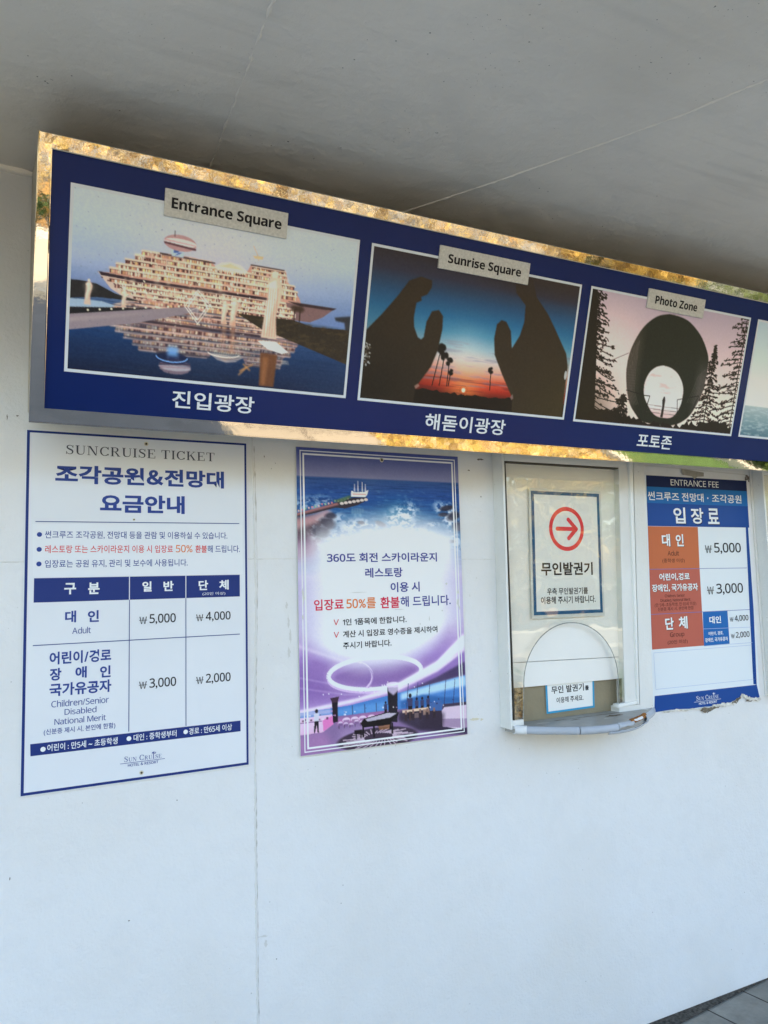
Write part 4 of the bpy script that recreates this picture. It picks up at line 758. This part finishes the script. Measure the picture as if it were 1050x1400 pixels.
def sh(s_, u0, v0, u1, v1, b_=.03, d=2.2): B.text(p, s_, u0+d, v0+d, u1+d, v1+d, 'fee_brown', 4.75, b_+.01); B.text(p, s_, u0, v0, u1, v1, 'fee_white_text', 4.95, b_)
sh('대', 79, 232, 124, 281); sh('인', 155, 232, 199, 281); sh('단', 70, 560, 116, 607); sh('체', 143, 558, 192, 607)
sh('어린이,경로', 53, 387, 220, 417, .03, 1.5); sh('장애인, 국가유공자', 11, 429, 263, 460, .03, 1.5)
B.text(p, 'Adult', 106, 298, 169, 318, 'fee_brown', 4.8); B.text(p, '(중학생 이상)', 75, 329, 198, 348, 'fee_brown', 4.8); B.text(p, 'Children, Senior', 77, 469, 186, 483, 'fee_brown', 4.8); B.text(p, 'Disabled, National Merit', 52, 486, 216, 500, 'fee_brown', 4.8)
B.text(p, '(만 5세~초등학생, 만 65세 이상)', 20, 502, 247, 519, 'fee_brown', 4.8); B.text(p, '신분증 제시 시, 본인에 한함', 35, 519, 231, 534, 'fee_brown', 4.8); B.text(p, 'Group', 92, 618, 170, 641, 'fee_brown', 4.8); B.text(p, '(20인 이상)', 77, 648, 186, 666, 'fee_brown', 4.8)
won(p, B, '5,000', 317, 533, 266, 313, 'ink', 4.8, .19, .012); won(p, B, '3,000', 314, 529, 434, 481, 'ink', 4.8, .19, .012); won(p, B, '4,000', 436, 549, 567, 594, 'ink', 4.8, .2, .012); won(p, B, '2,000', 436, 549, 635, 662, 'ink', 4.8, .2, .012)
B.text(p, '대인', 316, 565, 384, 594, 'fee_white_text', 4.8, .03); B.text(p, '어린이, 경로,', 306, 626, 392, 642, 'fee_white_text', 4.8, .02); B.text(p, '장애인, 국가유공자', 285, 650, 417, 668, 'fee_white_text', 4.8, .02); p.build('price_table', t)
p = Part(); bx = [(0, 691), (561, 693), (566, 834), (0, 829)]
for i in range(4): B.line(p, bx[i], bx[(i+1) % 4], 1.4, 'fee_faint', 4.4)
p.build('empty_box', t)
p = Part(); B.poly(p, [(572, 857), (-8, 853), (-14.5, 914)]+[(u, v-1.5) for u, v in tear[1:-1]]+[(585, 909)], 'fee_blue', Lf); logo(p, B, 214, 340, 873, 891, 'fee_white_text', 4.8); p.build('footer_band', t)
p = Part(); rr = np.random.RandomState(21)
def sliver(pts, wd, m, lift):
    top = [(u, v+wd*(.2*rr.normal())-wd*.6) for u, v in pts]; bot = [(u+3*rr.normal(), v+wd*(.5+.4*abs(rr.normal()))) for u, v in pts]
    P0 = [B.pt(u, v, lift+1.5*rr.rand()) for u, v in top]; P1 = [B.pt(u, v, lift-1+1.5*rr.rand()) for u, v in bot]; n = len(P0); p.mesh(P0+P1, [(i, n+i, n+i+1, i+1) for i in range(n-1)], m)
def dense(pts, k=6): return [(a[0]+(b_[0]-a[0])*j/k, a[1]+(b_[1]-a[1])*j/k+rr.normal()*1.6) for a, b_ in zip(pts, pts[1:]) for j in range(k)]+[pts[-1]]
sliver(dense([(30, 917), (113, 918), (227, 922), (290, 923)]), 5, 'torn', 5.2); sliver(dense([(240, 924), (300, 930), (346, 920)]), 8, 'tornd', 5.6); sliver(dense([(300, 921), (346, 918), (400, 920), (429, 914)], 7), 9, 'torn', 6.4); sliver(dense([(430, 912), (455, 903), (468, 897)]), 6, 'tornd', 5.4)
sliver(dense([(468, 896), (480, 890), (497, 900), (521, 911), (586, 914)], 7), 8, 'torn', 6.2); sliver(dense([(480, 888), (500, 898), (525, 906)]), 5, 'torn', 8); sliver(dense([(500, 916), (586, 918)], 10), 3.5, 'tornd', 5); sliver(dense([(415, 915), (440, 918), (452, 906)]), 4, 'tornd', 7); sliver(dense([(235, 931), (270, 938), (330, 926)]), 5, 'tornd', 4.8); p.build('torn_strip', t)
p = Part(); B.slab(p, [(212, -34), (340, -24), (338, -8), (300, -5), (282, 6), (270, -6), (216, -10)], 'tape', 5.6, 5.0)
p.build('tape_piece', t)
p = Part()
for u, v, a, b_ in ((613, -12, 12, 10), (598, -8, 5, 12), (622, -18, 6, 6), (630, -6, 5, 10), (606, -22, 9, 4), (617, 0, 5, 5)): B.poly(p, [(u+a*math.cos(2*PI*i/16)*(1+.3*rr.normal()), v+b_*math.sin(2*PI*i/16)*(1+.3*rr.normal())) for i in range(16)], 'stain', 1.0+.1*a)
B.line(p, (0, -40), (600, -27), 5, 'mark', .9); p.build('glue_remains', bld)

# ------------------------------------------------------------------ light box sign over the windows, leaning forward
TI = R(15.964); UPV = Vector((0, -math.sin(TI), math.cos(TI))); NIN = Vector((0, math.cos(TI), math.sin(TI)))
B = Board(Vector((.067, -.264, 1.9632))+UPV*.679, (1, 0, 0), -UPV); LW, LH = 3173, 638
t = thing('lightbox_sign', 'long blue light box sign with steel frame and scenic photos, leaning out above the boards', 'sign', (1.65, -.2, 2.0))
def bx_(u, v, d): return B.pt(u, v, -d)
p = Part()                            # housing: from behind the frame back to the wall
def toward_wall(q): k = -q.y/NIN.y; return q+NIN*k
fr_ = [bx_(3, 3, 12), bx_(LW-3, 3, 12), bx_(LW-3, LH-3, 12), bx_(3, LH-3, 12)]; bk_ = [toward_wall(q) for q in fr_]
for q in bk_: q.y = -.001
p.hexa(fr_, bk_, 'case'); p.build('housing', t, bevel=.0015)
p = Part(); p.face([q+UPV*.0006 for q in (fr_[0], fr_[1], bk_[1], bk_[0])], 'gap_shade'); p.build('housing_top_shade', t)  # dark sheet over the housing, deepens the shade under the soffit
p = Part(); o4 = [(0, 0), (LW, 0), (LW, LH), (0, LH)]; i4 = [(29, 35), (LW-29, 35), (LW-29, LH-32), (29, LH-32)]
for i in range(4):
    j = (i+1) % 4
    a = [B.pt(*o4[i], 0), B.pt(*o4[j], 0), B.pt(*i4[j], 0), B.pt(*i4[i], 0)]; b_ = [B.pt(*o4[i], -22), B.pt(*o4[j], -22), B.pt(*i4[j], -9), B.pt(*i4[i], -9)]
    p.hexa(a[::-1], b_[::-1], 'steel')
p.build('steel_frame', t, bevel=.003)
p = Part(); B.slab(p, [(24, 30), (LW-24, 30), (LW-24, LH-27), (24, LH-27)], 'blueface', -6, -8.9); p.build('face_panel', t)
LB = -5.6
def photo(u0, v0, u1, v1, cv):
    p = Part(); B.frame(p, u0, v0, u1, v1, 7.2, 'sign_white', LB); fr2 = p.build('photo_frame', t); print_sheet('photo_print', B, u0+7, v0+7, cv, t, LB-.1); return fr2

# photo 1: a ship-shaped hotel at dusk mirrored in water
cv = Canvas(707, 408, 1.5, (160, 175, 195)); rg = np.random.RandomState(4)
cv.vgrad([(0, (182, 198, 210)), (70, (176, 196, 220)), (150, (152, 174, 214)), (215, (104, 128, 182)), (240, (100, 124, 178))]); cv.put(np.clip((cv.x-350)/360, 0, 1)+0*cv.y, (140, 158, 182)) if False else None
cv.put(np.clip((cv.noise(220, 60, 3, 2)-.5)*2, 0, 1)*.25*(cv.y < 210), (196, 196, 206))
cv.vgrad([(232, (70, 96, 140)), (270, (40, 82, 136)), (320, (14, 54, 108)), (408, (8, 20, 48))], (cv.y > 228)+0.*cv.x); cv.put(np.clip((cv.x-430)/270, 0, 1)*(cv.y > 270)*.55, (54, 72, 110))
def ship(T, al, soft=0):
    def PG(pts, col, a=1.): cv.poly([T(*q) for q in pts], col, a*al, soft)
    fac = (238, 204, 188)
    PG([(60, 178), (85, 176), (133, 148), (152, 130), (155, 116), (197, 114), (267, 111), (322, 113), (330, 122), (368, 110), (413, 122), (420, 106), (458, 104), (514, 106), (521, 132), (556, 168), (566, 190), (548, 224), (466, 232), (300, 232), (166, 236), (92, 214)], (196, 150, 138))
    PG([(58, 178), (95, 178), (168, 236), (128, 232), (88, 212)], (204, 184, 176)); PG([(520, 184), (660, 180), (626, 208), (590, 226), (540, 226)], (122, 96, 100)); PG([(524, 180), (664, 180), (652, 187), (560, 188)], (54, 42, 48))
    for y0, y1, xa, xb in ((117, 124, 155, 320), (129, 137, 140, 516), (142, 150, 118, 522), (155, 163, 98, 530), (167, 176, 84, 548), (189, 197, 84, 520), (201, 209, 96, 545), (213, 220, 112, 548), (223, 231, 140, 530), (110, 115, 424, 513), (120, 126, 424, 516), (142, 150, 520, 540), (156, 163, 524, 550)):
        PG([(xa, y0-5), (xb, y0-5), (xb+2, y0), (xa-2, y0)], (232, 200, 186)); PG([(xa, y0), (xb, y0), (xb, y1), (xa, y1)], (158, 108, 94)); PG([(xa, y0), (xb, y0), (xb, y0+2), (xa, y0+2)], (84, 54, 56), .9)
        x = xa+1
        while x < xb-3:
            ww = rg.uniform(1.6, 5.5); r_ = rg.rand(); k = rg.uniform(.85, 1.05); c_ = (255, 246, 218) if r_ < .34 else (250, 206, 150) if r_ < .55 else (214, 164, 144) if r_ < .74 else (70, 42, 46)
            PG([(x, y0+1.2), (x+ww, y0+1.2), (x+ww, y1-.4), (x, y1-.4)], tuple(min(255, q*k) for q in c_)); x += ww+rg.uniform(.8, 3.2)
            if rg.rand() < .18: PG([(x-1, y0-4), (x+1.2, y0-4), (x+1.2, y1), (x-1, y1)], (250, 224, 214)); x += 2
    for k in range(26): x, y = rg.uniform(110, 530), rg.choice((120, 132, 145, 158, 170, 192, 204, 216)); PG([(x, y-2), (x+rg.uniform(8, 26), y-2), (x+rg.uniform(8, 26), y+9), (x, y+9)], ((255, 232, 206), (180, 128, 116), (226, 180, 170))[k % 3], .45)
    for i in range(44): PG([(92+i*10, 190+(i % 3)*9), (95+i*10, 190+(i % 3)*9), (95+i*10, 193+(i % 3)*9), (92+i*10, 193+(i % 3)*9)], (96, 62, 62), .8)
    for i in range(6): PG([(66+i*14, 188+i*5.5), (70+i*14, 188+i*5.5), (70+i*14, 191+i*5.5), (66+i*14, 191+i*5.5)], (90, 66, 70))
    PG([(60, 177), (140, 181), (390, 180), (475, 179), (474, 186), (390, 187), (140, 188), (66, 185)], (46, 34, 46)); PG([(330, 122), (345, 112), (368, 107), (395, 111), (413, 123), (413, 127), (330, 127)], (236, 214, 206)); PG([(340, 121), (368, 111), (404, 121)], (246, 190, 150), .6)
    for i in range(12): PG([(338+i*6, 124), (342+i*6, 124), (342+i*6, 132), (338+i*6, 132)], (255, 240, 210))
    PG([(420, 104), (510, 104), (510, 107), (420, 107)], (60, 46, 50)); PG([(196, 112), (330, 114), (330, 117), (196, 116)], (70, 54, 58))
    PG([(222, 96), (254, 96), (252, 116), (224, 116)], (176, 198, 236)); PG([(228, 98), (248, 97), (238, 106), (250, 104), (230, 115), (240, 106), (228, 108)], (40, 70, 150), .8)
    PG([(206+39*(1+math.cos(R(a)))-2, 83+19*math.sin(R(a))) for a in range(0, 360, 12)], (176, 140, 146)); PG([(206+39*(1+math.cos(R(a)))-2, 82+9*math.sin(R(a))) for a in range(0, 360, 12)], (232, 224, 230)); PG([(204, 84), (282, 90), (281, 95), (205, 89)], (88, 56, 70)); PG([(206, 78), (280, 82), (280, 85), (205, 82)], (150, 60, 74), .35)
    PG([(228, 56), (229.6, 56), (229.6, 70), (228, 70)], (50, 44, 54))
    for i in range(70): x, y = rg.uniform(100, 545), rg.uniform(120, 228); PG([(x, y), (x+2.6, y), (x+2.6, y+2.6), (x, y+2.6)], (255, 250, 228))
cv.put(np.clip((cv.x-420)/280, 0, 1)*np.clip((cv.y-90)/120, 0, 1)*(cv.y < 232)*.7, (104, 134, 190)); cv.glow(330, 170, 170, (240, 208, 200), .35); ship(lambda x, y: (x, y), 1.)
for i in range(60): cv.glow(rg.uniform(100, 540), rg.uniform(125, 228), rg.uniform(3, 7), (255, 240, 214), .35)
cv.glow(300, 215, 80, (255, 226, 190), .12)
st_ = cv.im.copy(); ship(lambda x, y: (x+4+1.5*math.sin(y*.9), 228+(231-y)*1.0+2), .88, 1.1)
cv.put((cv.y > 228)*np.clip((cv.y-270)/200, .02, .30)+0*cv.x, (14, 34, 66)); cv.put((cv.y > 236)*np.clip((cv.noise(90, 3, 3, 3)-.52)*3, 0, .5), (20, 44, 80))
cv.ell(238, 358, 40, 15, (18, 26, 60), .8); cv.ring(238, 354, 38, 13, 3, (120, 170, 236), a0=180, a1=360); cv.rect(226, 330, 252, 352, (110, 170, 240), .8, 4); cv.ring(366, 332, 40, 9, 3, (226, 220, 214), .9, a0=180, a1=360)
cv.poly([(0, 204), (30, 203), (58, 206), (98, 222), (160, 233), (60, 236), (0, 246)], (34, 34, 38)); cv.poly([(0, 246), (70, 244), (100, 250), (80, 262), (0, 268)], (150, 176, 204)); cv.poly([(0, 266), (120, 252), (262, 238), (300, 236), (240, 246), (0, 284)], (24, 24, 30))
cv.poly([(0, 282), (258, 232), (292, 229), (300, 236), (150, 284), (0, 318)], (138, 128, 140)); cv.poly([(0, 290), (240, 243), (0, 300)], (164, 152, 158), .6, 3)
for i in range(9): cv.ell(40+i*26, 268-i*4.6, 2.4, 2.4, (255, 244, 214))
cv.poly([(392, 228), (460, 228), (540, 225), (600, 236), (707, 232), (707, 324), (512, 272), (455, 257)], (46, 40, 34)); cv.put(cv.pmask([(392, 228), (707, 232), (707, 324), (455, 257)])*np.clip((cv.noise(20, 8, 3, 5)-.5)*2, 0, .5), (78, 64, 44))
for x in (560, 545): cv.rect(x, 196, x+3, 228, (50, 36, 34)); cv.ell(x+1, 196, 11, 8, (58, 44, 36), .9, .8)
cv.poly([(660, 204), (700, 196), (707, 196), (707, 236), (694, 232), (690, 214), (664, 212)], (40, 40, 44), .9, 2)
def statue(x, y, s_, a=1.):
    cv.glow(x, y-20*s_, 30*s_, (255, 226, 200), .35*a); cv.ell(x, y-62*s_, 8*s_, 10*s_, (240, 214, 198), a); cv.poly([(x-22*s_, y-34*s_), (x-6*s_, y-46*s_), (x+20*s_, y-14*s_), (x+12*s_, y-8*s_), (x-6*s_, y-18*s_)], (250, 232, 220), a, 1); cv.poly([(x-18*s_, y-40*s_), (x-8*s_, y-54*s_), (x+12*s_, y-54*s_), (x+24*s_, y-30*s_), (x+18*s_, y+6*s_), (x+10*s_, y+40*s_), (x+16*s_, y+98*s_), (x-26*s_, y+98*s_), (x-20*s_, y+30*s_), (x-10*s_, y)], (226, 192, 176), a, .8); cv.poly([(x-14*s_, y-40*s_), (x+4*s_, y-50*s_), (x+10*s_, y-10*s_), (x-4*s_, y+40*s_), (x-14*s_, y+90*s_), (x-20*s_, y+40*s_)], (252, 236, 226), a*.8, 2)
    for k in range(5): cv.stroke([(x-14*s_+k*6*s_, y-30*s_), (x-18*s_+k*7*s_, y+94*s_)], 2.2*s_, (178, 130, 112), .6*a, .8)
statue(486, 182, 1.); cv.poly([(452, 290), (500, 286), (538, 310), (520, 316), (480, 308)], (246, 232, 226)); cv.poly([(462, 318), (508, 320), (504, 404), (464, 404)], (104, 66, 44), .95, 2); cv.poly([(470, 330), (484, 330), (480, 400), (468, 400)], (150, 100, 66), .7, 3)
statue(40, 222, .34); statue(120, 226, .26); statue(386, 220, .42); statue(362, 226, .34); cv.rect(380, 250, 392, 330, (190, 140, 112), .5, 3); cv.rect(358, 250, 368, 310, (190, 140, 112), .4, 3)
cv.stroke([(424, 58), (436, 78), (440, 92)], 2, (206, 182, 150)); cv.poly([(424, 82), (452, 80), (450, 88), (430, 88)], (214, 186, 140), .9)
for dx, dy in ((-18, 12), (16, -8), (10, 8), (-10, -8), (-20, 22)): cv.stroke([(428, 360), (428+dx, 360+dy)], 4, (196, 140, 84), .8, 1.5)
for q in ([(292, 186), (325, 220), (296, 267), (262, 229), (292, 186)], [(292, 194), (318, 221), (295, 258), (269, 229), (292, 194)]): cv.stroke(q, 2.6, (240, 236, 232), .75)
cv.stroke([(268, 215), (290, 205), (318, 215)], 2, (236, 230, 226), .55); cv.stroke([(272, 240), (294, 228), (316, 240)], 2, (236, 230, 226), .5); cv.stroke([(292, 195), (294, 258)], 1.6, (236, 230, 226), .5)
cv.im += (cv.noise(3, 3, 2, 9)-.5)[..., None]*14
for i in range(150): x, y = rg.uniform(0, 707), rg.uniform(0, 408); cv.ell(x, y, 1.2, 1.2, (90, 104, 130) if y < 200 else (60, 80, 110), .5)
cv.im = np.stack([cv.blur(cv.im[..., k], 1.6) for k in range(3)], -1)*.4+cv.im*.6; cv.ill = ILL*(.84, .84, .80); photo(69, 95, 790, 517, cv)

# photo 2: two great stone hands and a sunset
cv = Canvas(719, 409, 2.0, (40, 60, 90)); cv.vgrad([(0, (42, 38, 46)), (50, (44, 46, 66)), (100, (34, 72, 112)), (150, (34, 100, 150)), (195, (66, 134, 176)), (235, (140, 176, 196)), (270, (206, 192, 192)), (300, (230, 158, 138)), (325, (206, 92, 66)), (350, (168, 44, 32)), (375, (70, 22, 20)), (409, (30, 20, 18))])
cv.glow(336, 352, 60, (250, 150, 70), .6); cv.put(np.clip((cv.noise(80, 8, 3, 4)-.55)*3, 0, .45)*(cv.y > 215)*(cv.y < 345), (120, 120, 150)); cv.put(np.clip((cv.noise(120, 6, 3, 8)-.5)*3, 0, .5)*(cv.y > 320), (90, 30, 40)); cv.glow(330, 255, 70, (225, 232, 236), .35)
gr = [(0, 372)]
for i in range(60): gr.append((i*719/59, 366+rg.normal()*2.2+(4 if 20 < i < 40 else 0)))
cv.poly(gr+[(719, 409), (0, 409)], (24, 18, 16)); cv.ell(335, 357, 6.5, 6.5, (255, 240, 196)); cv.ring(335, 357, 13, 13, 1.4, (120, 40, 30), .5)
for x0, y0, x1, y1, k in ((226, 354, 245, 240, 15), (250, 352, 258, 260, 13), (276, 352, 276, 274, 12), (281, 350, 285, 303, 9), (428, 350, 424, 284, 10)):
    cv.stroke([(x0, y0), (x1, y1)], 3.2, (26, 20, 20))
    for i in range(9): a = rg.uniform(0, 2*PI); cv.ell(x1+k*.5*math.cos(a), y1+6+k*.6*math.sin(a), k*.5, k*.45, (26, 22, 22), 1, .8)
hc = (47, 39, 31)
HL = [(15, 219), (47, 183), (92, 126), (124, 79), (160, 63), (196, 68), (198, 87), (185, 109), (167, 118), (170, 127), (154, 136), (152, 153), (150, 176), (154, 202), (169, 229), (181, 234), (188, 227), (192, 183), (206, 152), (229, 145), (244, 160), (247, 196), (239, 258), (222, 307), (183, 364), (178, 372), (176, 416), (0, 416), (0, 236)]
HR = [(476, 8), (488, 60), (527, 91), (530, 140), (519, 183), (496, 223), (485, 173), (465, 148), (447, 145), (432, 159), (428, 201), (437, 249), (471, 302), (514, 362), (520, 372), (524, 416), (719, 416), (719, 260), (716, 246), (706, 216), (658, 156), (616, 106), (565, 62), (540, 8)]
cv.poly([(x-6, y-6) for x, y in HL], hc, 1, 1.5); cv.poly([(x-6, y-6) for x, y in HR], hc, 1, 1.5); cv.put(np.clip((70-cv.y)/60, 0, 1)*np.clip((cv.x-300)/200, 0, 1)*.8, (48, 40, 40)); cv.glow(720, 409, 160, (58, 50, 26), .55); cv.glow(0, 409, 190, (22, 20, 18), .7)
for i in range(40): cv.ell(rg.uniform(2, 20), rg.uniform(255, 320), 2.4, 2.4, ((196, 206, 212), (100, 90, 80))[i % 2], .6)
cv.poly([(168, 360), (180, 352), (186, 358), (174, 368)], (150, 120, 110), .8, 1.5); cv.poly([(506, 362), (514, 352), (518, 366), (512, 372)], (130, 110, 110), .8, 1.5); cv.ell(708, 276, 5, 14, (196, 206, 214), .8); cv.im += (cv.noise(4, 4, 2, 9)-.5)[..., None]*7
cv.ill = ILL*(.84, .84, .80); photo(826, 96, 1559, 519, cv)

# photo 3: a dark ring sculpture between conifers
cv = Canvas(734, 412, 2.0, (200, 180, 190)); cv.vgrad([(0, (166, 154, 176)), (120, (196, 178, 192)), (230, (222, 196, 198)), (330, (232, 208, 200)), (412, (226, 200, 196))]); cv.glow(90, 190, 150, (240, 214, 214), .6)
dk = (30, 25, 21)
def conifer(x0, y0, y1, w0, w1, side, n, col=dk):
    cv.stroke([(x0, y0), (x0, y1)], 5, col)
    for i in range(n):
        f = i/n; y = y0+(y1-y0)*f; L_ = (w0+(w1-w0)*f)*(1.15 if i % 3 else .6)
        for sg in side:
            l = L_*rg.uniform(.55, 1.15); xe, ye = x0+sg*l, y+l*.28*rg.uniform(.2, 1.6); cv.stroke([(x0, y), (x0+sg*l*.6, y+(ye-y)*.7), (xe, ye)], 3.4, col)
            for k in range(11): g_ = rg.uniform(.1, 1.05); cv.ell(x0+sg*l*g_, y+(ye-y)*g_+rg.normal()*4, rg.uniform(3, 8), rg.uniform(1, 3), col, 1, .4, rot=sg*rg.uniform(-10, 60))
conifer(14, -10, 420, 30, 170, (1, -1), 64); cv.poly([(0, 0), (20, 0), (60, 250), (80, 412), (0, 412)], dk); conifer(722, 0, 420, 46, 130, (-1, 1), 30); conifer(586, 118, 420, 6, 74, (-1, 1), 24); conifer(190, 320, 420, 20, 60, (-1, 1), 12)
cv.stroke([(108, 216), (188, 180)], 1.8, (90, 76, 80))
OUTR = [(345+17*0, 33), (395, 36), (444, 48), (500, 82), (538, 122), (560, 162), (562, 220), (556, 276), (532, 330), (500, 372), (430, 402), (300, 400), (260, 378), (226, 345), (206, 306), (192, 258), (188, 220), (192, 180), (206, 140), (230, 98), (262, 66), (300, 44)]
OUTR = smooth(OUTR+OUTR[:1], 4)[:-1]; cv.poly(OUTR, (30, 33, 27), 1, 1)
cv.put(cv.pmask(OUTR)*np.clip((260-cv.x)/70, 0, .55)*np.clip((cv.y-60)/80, 0, 1), (88, 78, 74)); cv.put(cv.pmask(OUTR)*np.clip((cv.x-500)/70, 0, .5)*np.clip((cv.y-150)/80, 0, 1), (96, 90, 92))
for k in range(7): cv.stroke([(196+k*5, 170-k*6), (192+k*6, 230), (200+k*6, 300), (222+k*7, 345)], 1.3, (128, 116, 112), .5); cv.stroke([(556-k*6, 190+k*6), (554-k*7, 260), (536-k*8, 320)], 1.2, (124, 116, 118), .45)
INN = [(350, 204), (386, 208), (420, 222), (446, 246), (460, 272), (463, 300), (460, 328), (446, 356), (420, 376), (368, 378), (334, 366), (308, 343), (286, 316), (278, 288), (280, 260), (294, 232), (320, 212)]
INN = smooth(INN+INN[:1], 4)[:-1]; cv.poly(INN, (232, 220, 226), 1, 1); cv.put(cv.blur(cv.pmask(INN), 3)*np.clip((cv.noise(60, 14, 3, 3)-.5)*3, 0, .7)*(cv.y > 230)*(cv.y < 300), (226, 170, 170)); cv.put(cv.pmask(INN)*np.clip((cv.y-335)/30, 0, 1)*.6, (196, 150, 150))
for v in (340, 352, 364): cv.stroke([(300, v), (458, v+2)], 1.4, (70, 56, 56), .8)
cv.poly([(372, 378), (374, 340), (370, 320), (374, 308), (380, 306), (384, 318), (384, 344), (384, 378)], (40, 34, 34))
for q in ([(200, 300), (282, 310), (310, 310), (300, 350)], [(310, 310), (298, 372)], [(440, 312), (540, 290), (520, 340)], [(440, 312), (450, 360), (458, 400)]): cv.stroke(q, 2.6, (26, 24, 24))
gd = [(0, 380)]+[(i*734/70, 388+rg.normal()*6-18*math.exp(-((i-14)/8.)**2)-16*math.exp(-((i-62)/8.)**2)+10*math.exp(-((i-35)/12.)**2)) for i in range(71)]
cv.poly(gd+[(734, 412), (0, 412)], (26, 20, 17)); cv.glow(40, 400, 120, (42, 34, 20), .6); cv.im += (cv.noise(4, 4, 2, 9)-.5)[..., None]*8
cv.ill = ILL*(.84, .84, .80); photo(1597, 94, 2344, 521, cv)
# photo 4: pale sea under a pale sky
cv = Canvas(704, 412, 3.0, (180, 200, 210)); cv.vgrad([(0, (164, 188, 204)), (120, (184, 204, 212)), (280, (214, 222, 222)), (300, (206, 212, 212)), (304, (150, 170, 178)), (350, (118, 146, 158)), (412, (70, 104, 122))]); cv.put(np.clip((cv.noise(26, 5, 4, 3)-.5)*3, 0, .5)*(cv.y > 302), (178, 196, 204))
cv.ill = ILL*(.84, .84, .80); photo(2382, 94, 3100, 520, cv)
LT = -5.2
for u0, u1, txt, ub0, ub1, va, vb in ((276, 583, 'Entrance Square', 292, 567, 84, 117), (1035, 1349, 'Sunrise Square', 1064, 1319, 84, 118), (1836, 2099, 'Photo Zone', 1868, 2064, 83, 111)):
    p = Part(); B.slab(p, [(u0, 66), (u1, 66), (u1, 129), (u0, 129)], 'plate', 0, -5.5); pl = p.build('name_plate', t, bevel=.0006); p = Part(); B.text(p, txt, ub0, va, ub1, vb, 'black', .4, .05); p.build('lettering', pl)
for txt, u0, u1, v0, v1 in (('진입광장', 320, 532, 537, 581), ('해돋이광장', 1049, 1335, 537, 585), ('포토존', 1887, 2050, 542, 588)):
    p = Part(); B.text(p, txt, u0, v0, u1, v1, 'sign_text', -5.4, .016); p.build('caption', t)
for v, d in ((62, 20), (110, 34), (330, 26), (352, 48), (560, 40)):
    p = Part(); c_ = bx_(2.5, v, d); k = 8; p.hexa([c_+Vector((-.002, 0, 0))+(UPV*math.sin(2*PI*i/k)+NIN*math.cos(2*PI*i/k))*.0045 for i in range(k)], [c_+Vector((.002, 0, 0))+(UPV*math.sin(2*PI*i/k)+NIN*math.cos(2*PI*i/k))*.0045 for i in range(k)], 'bolt'); p.build('screw', t)
